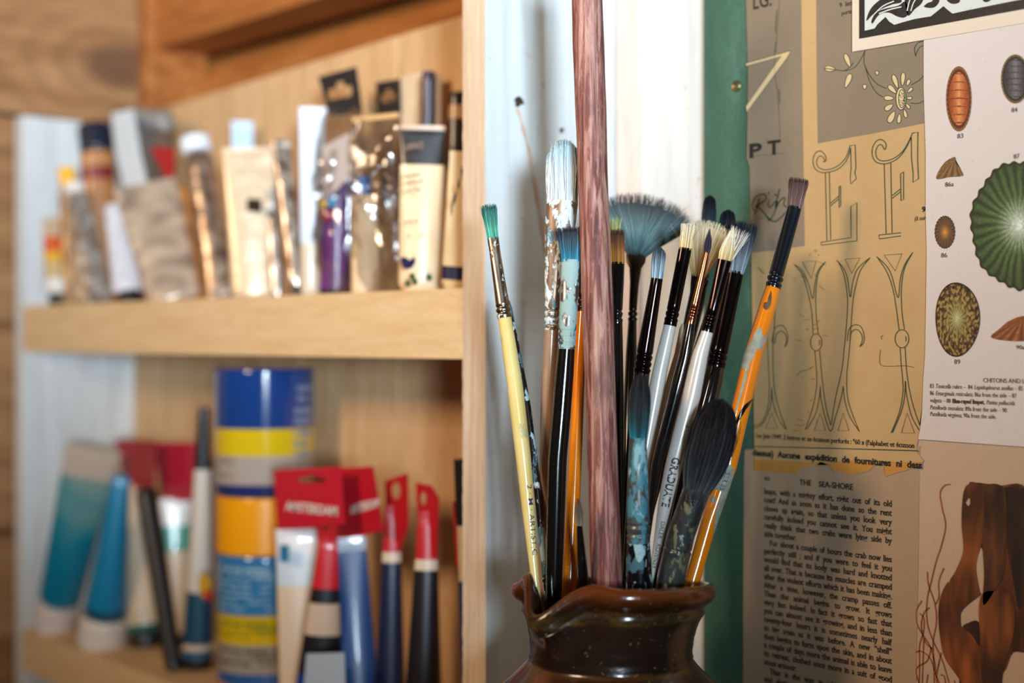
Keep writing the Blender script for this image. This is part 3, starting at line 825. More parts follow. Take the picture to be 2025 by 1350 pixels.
cuts = strips([[(980, 92), (1030, 45), (1090, 18)], [(1010, 84), (1070, 62), (1130, 48)], [(1160, 70), (1172, 20), (1190, -20)], [(1180, 70), (1195, 25), (1225, -15)]], z1, .0007, dd + .0005)
mesh('carved_line', *join(*cuts), M_pap_lino_w, S3)

SERIF = True
# --- book page "THE SEA-SHORE"
D = .0047
S4 = empty('book_page', W(1650, 1120, D), 'book page headed THE SEA-SHORE, below the torn pattern sheet', 'book page')
mesh('paper', *sheet([(1483, 888), (1481, 930), (1480, 1100), (1479, 1460), (1818, 1620), (1822, 1300), (1826, 1100), (1828, 920), (1830, 880)], D), M_pap_book, S4)
dd = D + .0004
T = ["leaps, with a mighty effort, right out of its old", "coat!  And as soon as it has done so the rent", "closes up again, so that unless you look very", "carefully indeed you cannot see it.  You might", "really think that two crabs were lying side by", "side together.|",
     "   For about a couple of hours the crab now lies", "perfectly still ; and if you were to feel it you", "would find that its body was hard and knotted", "all over.  That is because its muscles are cramped", "after the violent efforts which it has been making.", "After a time, however, the cramp passes off.", "Then the animal begins to grow.  It grows",
     "very fast indeed.  In fact it grows so fast that", "you can almost see it growing, and in less than", "twenty-four hours it is sometimes nearly half", "as big again as it was before.  A new “shell”", "then begins to form upon the skin, and in about", "a couple of days more the animal is able to leave", "its retreat, clothed once more in a suit of good", "stout armour.|", "   That is the way in which the crab grows", "and shrimps and lobsters do the same thing"]
xa, xb = Xat(1522), Xat(1774); tx = []
for i, s in enumerate(T):
    z = EYE - .0898 - i * .00492
    last = s.endswith('|'); s = s.rstrip('|'); ind = .004 if s.startswith('   ') else 0; s = s.strip()
    s = ' '.join(q for q in s.replace('  ', ' ').split(' '))
    tx.append(text_map(s, lambda u, v, z=z, ind=ind: Vector((xa + ind + u, -dd, z + v)), .0047, .018, None if last else xb - xa - ind, 0, True, .88))
tx.append(wall_text('THE SEA-SHORE', 1592, 957, 1698, 11, dd, .02))
tx.append(wall_text('60', 1522, 948, 1533, 8, dd, .01))
mesh('printed_text', *join(*tx), M_ink, S4)

SERIF = False
# --- seaweed plate
D = .0043
S5 = empty('seaweed_plate', W(1930, 1100, D), 'plate of brown kelp and stringy weed at the lower right of the wall', 'book page')
mesh('paper', *sheet([(1818, 860), (1826, 1100), (1820, 1300), (1816, 1620), (2140, 1760), (2140, 860)], D), M_pap_weed, S5)
dd = D + .0005
def weed(pts, c1, c2, holes=(), k=0):
    """ribbon of weed, printed with streaks along it"""
    q = [z5(p) for p in cr(pts, 5, True)]
    x0, x1 = min(p[0] for p in q), max(p[0] for p in q); y0, y1 = min(p[1] for p in q), max(p[1] for p in q)
    bm = bmesh.new(); V, Fc = flat_poly(q, dd + k * .0001, [[z5(p) for p in h] for h in holes])
    vs = [bm.verts.new(v) for v in V]
    for f in Fc:
        try: bm.faces.new([vs[i] for i in f])
        except ValueError: pass
    bmesh.ops.triangulate(bm, faces=bm.faces[:])
    for _ in range(5):
        e = [e for e in bm.edges if e.calc_length() > .0016]
        if not e: break
        bmesh.ops.subdivide_edges(bm, edges=e, cuts=1); bmesh.ops.triangulate(bm, faces=bm.faces[:])
    bm.verts.index_update()
    V = [v.co.copy() for v in bm.verts]; Fc = [[v.index for v in f.verts] for f in bm.faces]; bm.free()
    Cc = []
    for v in V:
        s = .5 + .9 * noise.noise(Vector((v.x * 160, k, v.z * 34))) + .25 * noise.noise(Vector((v.x * 400, k, v.z * 90)))
        Cc.append(mixc(tuple(q * .8 for q in c1), c2, min(1, max(0, s - .08))))
    return V, Fc, Cc
weeds = [([(380, 165), (440, 160), (560, 175), (720, 200), (760, 600), (740, 1000), (720, 1150), (640, 1160), (600, 1250), (560, 1350), (700, 1500), (400, 1500), (320, 1320), (400, 1200), (440, 1060), (450, 960), (455, 830), (520, 700), (440, 500), (470, 300)], (66, 32, 14), (128, 66, 26), [], 0),
         ([(382, 165), (490, 175), (470, 300), (462, 480), (420, 640), (440, 790), (445, 820), (370, 880), (330, 930), (328, 1010), (290, 960), (262, 880), (262, 750), (300, 680), (345, 560), (335, 400), (345, 230)], (84, 42, 16), (152, 82, 32), [[(358, 275), (372, 300), (386, 285), (386, 255), (376, 248)]], 1),
         ([(262, 745), (262, 880), (300, 975), (380, 1040), (440, 1120), (480, 1220), (520, 1350), (560, 1500), (430, 1500), (330, 1330), (240, 1200), (210, 1080), (198, 930), (215, 820)], (92, 46, 18), (160, 84, 34), [], 2),
         ([(450, 830), (560, 800), (640, 840), (650, 1000), (620, 1150), (580, 1280), (560, 1400), (470, 1400), (445, 1100)], (70, 34, 14), (140, 78, 30), [], 3),
         ([(345, 1010), (380, 985), (430, 975), (445, 1040), (440, 1120), (400, 1060)], (44, 20, 12), (72, 36, 18), [], 4),
         ([(590, 190), (680, 195), (750, 210), (760, 700), (680, 900), (650, 780), (600, 500), (600, 330)], (34, 18, 12), (66, 32, 18), [], 2),
         ([(480, 180), (585, 190), (600, 380), (590, 680), (540, 780), (465, 880), (470, 700), (460, 500), (470, 330)], (52, 26, 12), (112, 66, 34), [], 3)]
VV, FF, CC = [], [], []
for wd_ in weeds:
    v, f, c = weed(*wd_); n = len(VV); VV += v; FF += [[i + n for i in q] for q in f]; CC += c
mesh('kelp_picture', VV, FF, M_print, S5, vcol=CC)
strd = [[(270, 168), (235, 175), (208, 220), (220, 310), (240, 410), (215, 530), (185, 620), (155, 740), (130, 850), (130, 980), (160, 1080), (220, 1210), (262, 1350)], [(132, 685), (138, 760), (175, 870), (185, 980), (165, 1100), (170, 1230), (172, 1350)],
        [(230, 662), (200, 740), (200, 830), (178, 880)], [(100, 855), (68, 910), (70, 990), (100, 1050), (150, 1130), (175, 1230), (180, 1290)], [(85, 930), (110, 960), (108, 1040), (85, 1120), (85, 1240), (82, 1350)], [(145, 895), (110, 930), (95, 1010), (120, 1100), (160, 1140)],
        [(60, 1160), (100, 1155), (150, 1200), (180, 1290), (205, 1350)], [(155, 1130), (130, 1210), (70, 1250), (68, 1300), (85, 1350)], [(215, 1160), (200, 1220), (185, 1300), (190, 1350)], [(210, 1295), (230, 1300), (240, 1350)], [(290, 1325), (300, 1360)], [(110, 1080), (105, 1220), (100, 1350)], [(135, 1290), (125, 1350)]]
mesh('weed_strands', *join(*strips(strd, z5, .0006, dd, 6)), plain('red_brown_print', (150, 74, 36), .7, var=.2, scale=200), S5)

# ================================================================== JUG
def jug_mat():
    m, nt, b = newmat('brown_stoneware_glaze')
    tc = nt.nodes.new('ShaderNodeTexCoord'); sp = nt.nodes.new('ShaderNodeSeparateXYZ'); nt.links.new(tc.outputs['Object'], sp.inputs[0])
    a = nt.nodes.new('ShaderNodeVertexColor'); a.layer_name = 'Col'
    v = coords(nt, (1, 1, 2)); n = noisen(nt, v, 45, 6, .6, .8); n2 = noisen(nt, coords(nt, (1, 1, 1)), 420, 3, .6)
    c = mixcol(nt, thresh(nt, n, .40, .75), a.outputs[0], (30, 18, 12))
    c = mixcol(nt, thresh(nt, n2, .66, .72), c, (150, 118, 84))
    nt.links.new(c, b.inputs['Base Color'])
    b.inputs['Roughness'].default_value = .22; b.inputs['Coat Weight'].default_value = .5; b.inputs['Coat Roughness'].default_value = .1
    n3 = noisen(nt, v, 110, 4, .6); bump(nt, b, n3, .22, .0012)
    return m
MPP = JT / FPX
def zj(y): return (HOR - y) * MPP + EYE
prof = [(1156, 183), (1151, 188), (1152, 195), (1158, 201), (1167, 204), (1177, 202), (1186, 195), (1191, 186), (1196, 181.5), (1201, 182), (1207, 184), (1211, 181), (1216, 177), (1226, 172.5), (1240, 168), (1248, 166.5), (1254, 164.5), (1262, 163.5), (1270, 163),
        (1277, 161.5), (1286, 161), (1294, 163), (1299, 162), (1304, 165), (1312, 171), (1325, 183), (1340, 198), (1356, 214), (1380, 238), (1410, 262), (1450, 286), (1500, 304), (1560, 312), (1620, 308), (1690, 288), (1760, 258), (1830, 232), (1882, 222), (1892, 216), (1895, 190)]
zb = WORK
inn = [(1156, 183), (1164, 180), (1180, 172), (1200, 163), (1230, 156), (1270, 150), (1300, 150), (1340, 180), (1400, 238), (1500, 286), (1600, 292), (1700, 272), (1800, 236), (1860, 200), (1872, 4)]
ylast = prof[-1][0]
def zz(y):
    if y <= 1350: return zj(y)
    return zj(1350) + (zb - zj(1350)) * (y - 1350) / (ylast - 1350)
full = [(y, r) for y, r in inn[::-1]] + prof[1:] + [(1895, 2)]
TH_S = math.atan2(-1, 0)     # front = towards the camera
SPD = math.radians(-133)     # spout direction, measured in the (RT, FW) frame: towards camera and left
def jdef(th, y, r, inner):
    h = 1 / (1 + math.exp((y - 1212) / 9.0)); h2 = 1 / (1 + math.exp((y - 1240) / 22.0))
    d = (th - SPD + PI) % (2 * PI) - PI
    g = math.exp(-(d / .21) ** 2)
    side = math.exp(-((d - .50) / .17) ** 2) * .35 + math.exp(-((d + .46) / .20) ** 2)
    rr = r + (36 * g * h2 if not inner else 34 * g * h2) - 9 * math.exp(-((d - .52) / .20) ** 2) * h2 - 14 * math.exp(-((d + .55) / .25) ** 2) * h2
    dy = 44 * g * h - 24 * side * h + 5 * g * h2
    return rr, dy
V, Fc, Cc = [], [], []
NT = 180
jc = Vector((P(JX, 668, JT).x, P(JX, 668, JT).y, 0))
innern = len(inn)
# resample profile
fs2 = []
for (ya, ra), (yb_, rb) in zip(full, full[1:]):
    n = max(1, int(math.hypot(yb_ - ya, rb - ra) / 6))
    for i in range(n): fs2.append((ya + (yb_ - ya) * i / n, ra + (rb - ra) * i / n, len(fs2) < 0))
fs2.append(full[-1] + (False,))
cut = None
acc = 0
for i, (y, r, _) in enumerate(fs2):
    if cut is None and abs(y - 1156) < .01 and r > 182: cut = i
for i, (y, r, _) in enumerate(fs2):
    inner = i < cut
    for k in range(NT):
        th = 2 * PI * k / NT
        rr, dy = jdef(th, y, r, inner) if y < 1330 else (r, 0)
        lip = 1 / (1 + math.exp((y - 1215) / 16.0))
        cx, cy = rr * math.cos(th), rr * math.sin(th)
        p = jc + RT * ((cx + 5 * lip) * MPP) + FW * (cy * MPP)
        z = zz(y + dy) - FW.dot(RT * 0 + FW) * cy * MPP * .105 * lip      # the hand-thrown rim sits a little out of true
        z += .0003 * noise.noise(Vector((math.cos(th) * 3, math.sin(th) * 3, y * .05)))
        V.append(Vector((p.x, p.y, z)))
        yy = y + dy * .6 + 4 * noise.noise(Vector((math.cos(th) * 2, math.sin(th) * 2, y * .02)))
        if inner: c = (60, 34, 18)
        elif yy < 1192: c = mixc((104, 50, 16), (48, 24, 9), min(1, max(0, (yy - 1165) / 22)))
        elif yy < 1200: c = (70, 54, 26)
        elif yy < 1206: c = (52, 40, 26)
        elif yy < 1213: c = (82, 66, 26)
        elif yy < 1300: c = mixc((40, 30, 26), (32, 23, 19), (yy - 1213) / 87)
        elif yy < 1306: c = (90, 54, 22)
        else:
            q = noise.noise(Vector((math.cos(th) * 4, math.sin(th) * 4, y * .03))); c = mixc((30, 19, 12), (104, 52, 16), min(1, max(0, q * 1.8 + .4)))
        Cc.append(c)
m_ = len(fs2)
for i in range(m_ - 1):
    for k in range(NT):
        k2 = (k + 1) % NT; Fc.append([i * NT + k, (i + 1) * NT + k, (i + 1) * NT + k2, i * NT + k2])
Fc.append([k for k in range(NT)][::-1]); Fc.append([(m_ - 1) * NT + k for k in range(NT)])
JUG = empty('stoneware_jug', (jc.x, jc.y, WORK), 'brown glazed stoneware jug with pinched pouring lip, full of paintbrushes', 'jug')
M_jug = jug_mat()
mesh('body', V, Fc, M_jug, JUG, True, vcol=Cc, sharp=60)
# raised leaf relief on the shoulder
def on_jug(xpx, y):
    """point on the jug surface seen near column xpx at profile height y, facing the camera"""
    for (ya, ra), (yb_, rb) in zip(prof, prof[1:]):
        if ya <= y <= yb_: r = ra + (rb - ra) * (y - ya) / (yb_ - ya); break
    s = (xpx - JX) / r; c = -math.sqrt(max(0, 1 - s * s))
    p = jc + RT * (r * s * MPP) + FW * (r * c * MPP); return Vector((p.x, p.y, zz(y))), (RT * s + FW * c)
rel = []
for pts, wd_ in [([(1170, 1318), (1140, 1322), (1112, 1334), (1090, 1352), (1072, 1376), (1060, 1402)], .0028), ([(1128, 1318), (1136, 1334), (1148, 1356), (1154, 1386), (1156, 1410)], .0018), ([(1100, 1346), (1112, 1364), (1118, 1390)], .0018), ([(1172, 1320), (1186, 1338), (1194, 1366), (1196, 1400)], .0024), ([(1076, 1356), (1066, 1344), (1062, 1330)], .0016)]:
    q = cr(pts, 6); rings = []
    for i, (x, y) in enumerate(q):
        p, nn = on_jug(x, y); f = math.sin(PI * min(1, (i + 1) / len(q) * .9 + .08)) ** .5; rings.append((p + nn * .0004, wd_ * f, wd_ * .75 * f, (120, 66, 20)))
    rel.append(sweep(rings, 10)[:2])
V, Fc = join(*rel); mesh('leaf_relief', V, Fc, M_jug, JUG, True, vcol=[(132, 74, 22)] * len(V), sharp=60)

# ================================================================== BRUSHES
YR = 1153
def jp(o): return o
M_steel_dirty = splotch('tarnished_ferrule', (190, 176, 160), [((205, 222, 226), .42), ((110, 78, 62), .36)], .28, 1.0, 0, 160, base2=(140, 118, 100))
M_ferr_blue = splotch('paint_caked_ferrule', (150, 130, 112), [((206, 222, 228), .50), ((96, 150, 176), .40), ((232, 238, 240), .44)], .35, .55, 0, 170, base2=(140, 112, 92))
M_ferr_blue2 = splotch('paint_smeared_ferrule', (170, 164, 164), [((150, 180, 176), .56), ((40, 74, 100), .44), ((200, 140, 150), .3)], .25, .9, 0, 150)
M_ferr_teal = splotch('teal_smeared_ferrule', (104, 112, 112), [((64, 128, 148), .50), ((130, 176, 190), .42), ((84, 60, 44), .38)], .35, .6, 0, 130)
M_black_g = splotch('black_gloss_handle', (12, 12, 14), [((60, 96, 104), .30), ((120, 130, 130), .22)], .14, 0, .6, 300, edge=.02)
M_black_clean = plain('black_lacquer', (9, 9, 11), .1, 0, .7, .1)
M_black_paint = splotch('black_handle_with_paint', (12, 12, 16), [((150, 190, 202), .46), ((54, 100, 120), .46), ((206, 206, 206), .36)], .2, 0, .5, 140, edge=.015)
M_darkfer = plain('black_chrome_ferrule', (44, 36, 36), .14, .95, 0, .08)
M_darkfer_b = plain('dark_brown_ferrule', (60, 44, 34), .32, .8, 0, .2)
M_copper = plain('copper_ferrule', (150, 92, 70), .2, 1.0, 0, .1)
M_blackmatte = plain('black_painted_ferrule', (16, 20, 28), .22, .3, .4, .1)
M_white_h = plain('pearl_white_handle', (206, 203, 198), .22, .1, .5, .02)
M_cream_h = plain('cream_handle', (214, 186, 150), .35, 0, .3, .04)
M_yellow = splotch('pale_yellow_handle', (232, 208, 128), [((120, 138, 96), .33), ((196, 190, 140), .36), ((168, 140, 70), .30)], .22, 0, .5, 95, base2=(238, 220, 150), edge=.06)
M_tan = splotch('tan_varnished_handle', (176, 144, 118), [((60, 150, 160), .28), ((110, 84, 66), .32)], .2, 0, .5, 110, base2=(160, 128, 104))
M_orange = splotch('orange_lacquer_handle', (238, 134, 16), [((140, 138, 130), .30), ((180, 90, 10), .3)], .16, 0, .6, 200, base2=(230, 120, 8), edge=.02)
M_orange_r = splotch('chipped_orange_handle', (238, 140, 18), [((128, 132, 122), .32), ((70, 44, 26), .29)], .16, 0, .6, 46, base2=(228, 124, 8), stretch=(1, 1, .35), edge=.008)
M_quill = splotch('clear_quill_with_paint', (74, 80, 80), [((96, 104, 74), .44), ((120, 146, 150), .40), ((20, 26, 32), .46), ((50, 150, 140), .28)], .14, .35, .6, 100, base2=(44, 50, 54))
def stick_mat():
    m, nt, b = newmat('weathered_red_stick')
    v = coords(nt, (1, 1, .05), (0, .026, 0)); n = noisen(nt, v, 330, 6, .7, .8); n2 = noisen(nt, coords(nt, (1, 1, .5)), 34, 4, .6, .5); n3 = noisen(nt, coords(nt, (1, 1, .3)), 600, 3, .6)
    r = ramp(nt, n, [(.34, (78, 36, 34)), (.46, (126, 68, 62)), (.54, (168, 120, 108)), (.72, (202, 166, 152))])
    c = mixcol(nt, thresh(nt, n2, .56, .72), r.outputs[0], (92, 58, 54))
    c = mixcol(nt, thresh(nt, n3, .6, .9), c, (206, 172, 160))
    tc = nt.nodes.new('ShaderNodeTexCoord'); sp = nt.nodes.new('ShaderNodeSeparateXYZ'); nt.links.new(tc.outputs['Object'], sp.inputs[0])
    f = thresh(nt, sp.outputs[2], .16, .04)       # the lower part is mixed towards a deeper red
    mx = nt.nodes.new('ShaderNodeMath'); mx.operation = 'MULTIPLY'; mx.inputs[1].default_value = .55; nt.links.new(f, mx.inputs[0])
    c = mixcol(nt, mx.outputs[0], c, (96, 40, 34))
    nt.links.new(c, b.inputs['Base Color']); b.inputs['Roughness'].default_value = .62; bump(nt, b, n, .5, .0006); return m
M_stick = stick_mat()

def inside(ax, y): return ax.ring(y, 1)[0]
def base_point(ax, yend): return ax.ring(yend, 1)[0]
def brush(name, label, ax, yend, ferr=None, ferr_m=None, hand=None, hand_m=None, hairk=None, group=None, cat='paintbrush', ferr_yaw=0, bname='bristles', hyaw=0):
    """ferr / hand: lists of (y, width px, flatness); hairk: dict for hairs() with prof list"""
    o = empty(name, base_point(ax, yend), label, cat, group or 'paintbrushes in the stoneware jug')
    if hand:
        v, f, c = sweep(ax.rings(hand), 30); mesh('handle', v, f, hand_m, o, True, sharp=50)
    if ferr:
        v, f, c = sweep(ax.rings(ferr, 8), 40, yaw=ferr_yaw); mesh('ferrule', v, f, ferr_m, o, True, sharp=55)
    if hairk:
        hk = dict(hairk); pr = hk.pop('prof'); axh = hk.pop('axis', ax); mat = hk.pop('mat', M_bristle)
        rings = [axh.ring(y, w_, fl) for y, w_, fl in pr]
        # resample evenly
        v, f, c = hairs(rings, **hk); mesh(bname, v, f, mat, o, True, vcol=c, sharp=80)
    return o
def crimp(y, w, f, n=2, gap=13, amp=1.6):
    """a band of rolled rings in a ferrule starting at y"""
    out = []
    for i in range(n):
        a = y + i * gap
        out += [(a, w, f), (a + 2, w - 2 * amp, f), (a + 4, w - 2 * amp, f), (a + 6.5, w + amp, f), (a + 9.5, w + amp, f), (a + 11.5, w, f)]
    return out
def flatf(u, v): return 1 - .03 * abs(u)
def filb(u, v): return 1 - .30 * max(0, abs(u) - .15) ** 1.7
def domef(k=.25): return lambda u, v: 1 - k * (u * u + v * v * .5)

# smeared stick, largest thing in the jug
ax = Axis([(1158, -110), (1161, 0), (1174, 400), (1185, 700), (1199, 1127), (1207, 1400)], .728, .712)
o = empty('wooden_stick', base_point(ax, 1560), 'thick weathered red-brown wooden stick rising out of the top of the photo', 'stick')
rg = []
for i in range(60):
    y = -110 + i * (1560 + 110) / 59; r = ax.ring(y, 61 + 1.2 * math.sin(y * .013), 1.0); rg.append(r)
v, f, c = sweep(rg, 40, wob=.03); ob = mesh('shaft', v, f, M_stick, o, True, sharp=60)

# 1 pale yellow handled brush with green bristles
ax = Axis([(966, 402), (975, 472), (986, 548), (998, 628), (1018, 760), (1036, 913), (1056, 1120), (1070, 1250)], .748, .722)
b1 = brush('flat_brush', 'pale yellow handled flat brush with green-tipped bristles, leftmost in the jug', ax, 1330,
      [(470, 23, .5), (500, 22, .62), (560, 25, .85), (600, 28, 1)] + crimp(604, 29, 1, 2, 11) + [(629, 29, 1)], M_steel_dirty,
      [(626, 27, 1), (700, 30, 1), (780, 32, 1), (900, 31, 1), (1000, 27, 1), (1130, 18, 1), (1330, 10, 1)], M_yellow,
      dict(prof=[(474, 22, .5), (455, 23, .5), (438, 27, .5), (420, 30, .45), (402, 32, .4)], n=330, rad=.00016, cols=[(88, 158, 142), (96, 176, 156), (74, 150, 130), (62, 130, 118), (50, 96, 88)], lat=True, tipf=flatf, splay=.07, stray=.05, minl=.88, fill=.8))
def pwf(hand):
    def f(y):
        for (a, wa, _), (b, wb, _) in zip(hand, hand[1:]):
            if a <= y <= b: return wa + (wb - wa) * (y - a) / (b - a)
        return hand[-1][1]
    return f
def handle_text(o, s, ax, y0, y1, capw, prof_w, mat, side=0.0, name='lettering', flip=1, bold=.0, shear=0, fit=True):
    """text running down the handle, letters' feet to the left (read top to bottom)"""
    z0 = y0; L = 0; n = 40; acc = [0]
    for i in range(n):
        a = ax.ring(y0 + (y1 - y0) * i / n, 1)[0]; b = ax.ring(y0 + (y1 - y0) * (i + 1) / n, 1)[0]; acc.append(acc[-1] + (b - a).length)
    tot = acc[-1]; size = capw * ax.t(y0) / FPX / .70
    def fn(u, v):
        f = min(max(u / tot, 0), 1); y = y0 + (y1 - y0) * f
        r = ax.ring(y, prof_w(y)); d = ax.ring(y + 4, 1)[0] - r[0]; d.normalize()
        view = (r[0] - CAM).normalized(); s = d.cross(view).normalized()
        if s.dot(RT) < 0: s = -s
        th = (v - size * .35) / r[1] + side; R_ = r[1] + .00022
        return r[0] + s * (math.sin(th) * R_) - view * (math.cos(th) * R_)
    V, Fc = text_map(s, fn, size, bold, tot if fit else None, shear, False)
    hnd = [q for q in o.children if q.name.startswith('handle')]
    return mesh(name, V, Fc, mat, hnd[0] if hnd else o)
M_ink_blue = plain('navy_print', (40, 44, 84), .5, var=.1)
handle_text(b1, '2 · M · ARTISTIC', ax, 958, 1098, 10, pwf([(900, 31, 1), (1000, 27, 1), (1130, 18, 1)]), M_ink_blue, .45, bold=.005)
# black handle right behind it, blunt end up
axb = Axis([(1003, 590), (1027, 720), (1043, 807), (1057, 913), (1066, 1000), (1078, 1140)], .762, .738)
o = empty('paintbrush_handle', base_point(axb, 1330), 'thin black paint-flecked brush handle tight behind the pale yellow brush', 'paintbrush')
v, f, c = sweep(axb.rings([(590, 3, 1), (596, 9, 1), (610, 13, 1), (760, 16, 1), (960, 14, 1), (1150, 12, 1), (1330, 8, 1)]), 24); mesh('handle', v, f, M_black_paint, o, True)

# 2 big white-blue filbert
ax = Axis([(1112, 276), (1112, 398), (1103, 500), (1093, 610), (1084, 800), (1076, 1130), (1072, 1300)], .742, .752)
brush('filbert_brush', 'large rounded brush with pale blue and white bristles, left of the thick stick', ax, 1330,
      [(396, 62, .5), (402, 63, .5), (430, 62, .52), (500, 52, .65), (570, 40, .85), (606, 33, 1)] + crimp(610, 30, 1, 3, 13, 2.2) + [(652, 28, 1)], M_ferr_blue,
      [(650, 27, 1), (700, 30, 1), (900, 30, 1), (1130, 24, 1), (1330, 12, 1)], M_tan,
      dict(prof=[(400, 60, .5), (370, 61, .5), (335, 63, .48), (300, 60, .42), (274, 54, .3)], n=900, rad=.00017, cols=[(240, 246, 248), (236, 244, 247), (224, 238, 244), (190, 224, 236), (176, 196, 200)], lat=True, tipf=lambda u, v: (1 - .32 * max(0, abs(u - .12) - .1) ** 1.9), splay=.03, stray=.02, minl=.95, fill=.93, tipround=1))
# 3 dark blue flat brush in front of it
ax = Axis([(1126, 448), (1129, 515), (1122, 655), (1120, 690), (1110, 820), (1102, 913), (1096, 1127), (1094, 1250)], .726, .720)
brush('flat_brush', 'black handled brush with blue-black bristles and paint-smeared ferrule, just left of the thick stick', ax, 1330,
      [(513, 38, .5), (545, 37, .55), (600, 36, .75), (650, 35, 1)] + crimp(652, 34, 1, 3, 12, 1.8) + [(690, 35, 1)], M_ferr_blue2,
      [(688, 34, 1), (740, 37, 1), (860, 38, 1), (1000, 37, 1), (1130, 34, 1), (1330, 20, 1)], M_black_g,
      dict(prof=[(518, 37, .5), (498, 40, .5), (480, 46, .5), (462, 52, .45), (446, 56, .4)], n=420, rad=.00018, cols=[(60, 150, 178), (58, 120, 146), (70, 96, 112), (52, 62, 74), (40, 40, 48)], lat=True, tipf=flatf, splay=.06, stray=.04, minl=.86, fill=.85))
# 4 orange handle behind
ax = Axis([(1158, 500), (1153, 600), (1146, 720), (1136, 949), (1127, 1145), (1122, 1250)], .752, .728)
brush('paintbrush_handle', 'orange lacquered brush handle beside the black one, its head hidden behind the thick stick', ax, 1330,
      [(500, 26, .6), (560, 22, .9)] + crimp(586, 21, 1, 2) + [(616, 21, 1)], M_darkfer_b,
      [(612, 20, 1), (720, 23, 1), (900, 26, 1), (1145, 29, 1), (1330, 22, 1)], M_orange)
# 5 little brush in front
ax = Axis([(1143, 984), (1146, 1041), (1150, 1100), (1154, 1150), (1160, 1260)], .698, .712)
brush('round_brush', 'smallest brush, grey bristles on a short black handle in front of the orange handle', ax, 1300,
      None, None, [(1038, 11, 1), (1042, 12, 1), (1090, 17, 1), (1150, 22, 1), (1200, 24, 1), (1300, 18, 1)], M_black_g,
      dict(prof=[(1043, 11, .8), (1028, 15, .8), (1012, 16, .8), (998, 12, .7), (984, 5, .6)], n=130, rad=.00015, cols=[(140, 134, 110), (110, 100, 78), (96, 84, 66), (110, 70, 40)], splay=.05, minl=.85))

# fans and the others on the right
# 8 golden flat, mostly hidden
ax = Axis([(1221, 450), (1222, 520), (1220, 620), (1222, 1150), (1223, 1250)], .775, .748)
brush('flat_brush', 'flat brush with golden brown bristles half hidden by the right edge of the thick stick', ax, 1330,
      [(518, 26, .4), (560, 25, .55), (612, 22, .9)] + crimp(612, 22, 1, 2) + [(642, 22, 1)], M_black_clean,
      [(640, 22, 1), (760, 26, 1), (1000, 26, 1), (1330, 18, 1)], M_black_clean,
      dict(prof=[(522, 26, .4), (500, 26, .4), (480, 27, .35), (450, 27, .3)], n=260, rad=.00017, cols=[(178, 120, 48), (170, 112, 50), (120, 70, 40), (60, 34, 30)], lat=True, tipf=flatf, splay=.02, minl=.9))
ax = Axis([(1209, 428), (1214, 520), (1216, 700), (1216, 1150)], .790, .764)
brush('flat_brush', 'brush with a few pale green splayed hairs peeping out behind the thick stick', ax, 1330,
      [(495, 24, .4), (620, 16, 1)], M_darkfer_b, [(618, 16, 1), (1330, 14, 1)], M_black_clean,
      dict(prof=[(500, 22, .4), (470, 26, .3), (440, 36, .25), (428, 42, .2)], n=60, rad=.00015, cols=[(120, 110, 60), (170, 160, 90), (130, 160, 110)], lat=True, splay=.12, minl=.8, core=False))
# 7 big grey blue fan
ax = Axis([(1282, 385), (1258, 505), (1252, 600), (1246, 760), (1238, 1150)], .812, .752)
brush('fan_brush', 'wide blue-grey fan brush with dark tips, right of the thick stick', ax, 1330,
      [(498, 40, .16), (508, 40, .16), (519, 37, .18), (530, 24, .5), (560, 18, .9), (610, 16, 1)] + crimp(612, 17, 1, 2, 11) + [(636, 17, 1)], M_darkfer_b,
      [(634, 17, 1), (700, 22, 1), (900, 26, 1), (1150, 22, 1), (1330, 14, 1)], M_black_clean,
      dict(prof=[(506, 36, .16), (482, 82, .09), (458, 138, .06), (434, 196, .045), (410, 246, .035), (382, 282, .03)], n=1300, rad=.00018, cols=[(54, 70, 76), (84, 112, 116), (108, 142, 146), (98, 120, 124), (70, 80, 84), (36, 36, 40)], lat=True, tipf=lambda u, v: 1 - .42 * abs(u) ** 2.2, splay=.012, stray=.015, minl=.9, core=True, fill=.96, seg=8))
# 9 small round
ax = Axis([(1305, 486), (1299, 551), (1275, 697), (1269, 738), (1254, 950), (1240, 1150)], .735, .742)
brush('round_brush', 'small round brush with grey-blue bristles, between the wide fan brush and a white handle', ax, 1330,
      [(550, 24, .9), (560, 24, 1), (640, 29, 1), (696, 33, 1)] + crimp(697, 33, 1, 3, 13, 1.6) + [(737, 33, 1)], M_darkfer,
      [(735, 32, 1), (850, 32, 1), (1150, 20, 1), (1330, 12, 1)], M_black_g,
      dict(prof=[(554, 23, .9), (535, 25, .9), (515, 28, .9), (500, 27, .8), (486, 17, .6)], n=420, rad=.00016, cols=[(160, 188, 204), (142, 166, 182), (96, 112, 124), (50, 54, 62)], tipf=domef(.2), splay=.03, minl=.9))
# 11 white handled cream brush
ax = Axis([(1361, 443), (1355, 492), (1325, 643), (1304, 737), (1289, 822), (1275, 900), (1262, 1000), (1248, 1150)], .748, .738)
brush('flat_brush', 'white handled brush with square cream bristles, left of the cream fan brush', ax, 1330,
      [(490, 26, .5), (520, 26, .6), (590, 26, .95)] + crimp(612, 26, 1, 2, 12, 1.2) + [(644, 27, 1)], M_darkfer,
      [(642, 25, 1), (700, 29, 1), (780, 31, 1), (880, 26, 1), (1000, 18, 1), (1150, 10, 1), (1330, 6, 1)], M_white_h,
      dict(prof=[(494, 25, .5), (475, 25, .5), (458, 26, .45), (441, 27, .4)], n=300, rad=.00017, cols=[(226, 190, 136), (238, 214, 172), (246, 230, 200)], lat=True, tipf=flatf, splay=.04, stray=.02, minl=.92))
axc = Axis([(1350, 640), (1338, 700), (1316, 774), (1287, 915), (1262, 1060)], .757, .745)
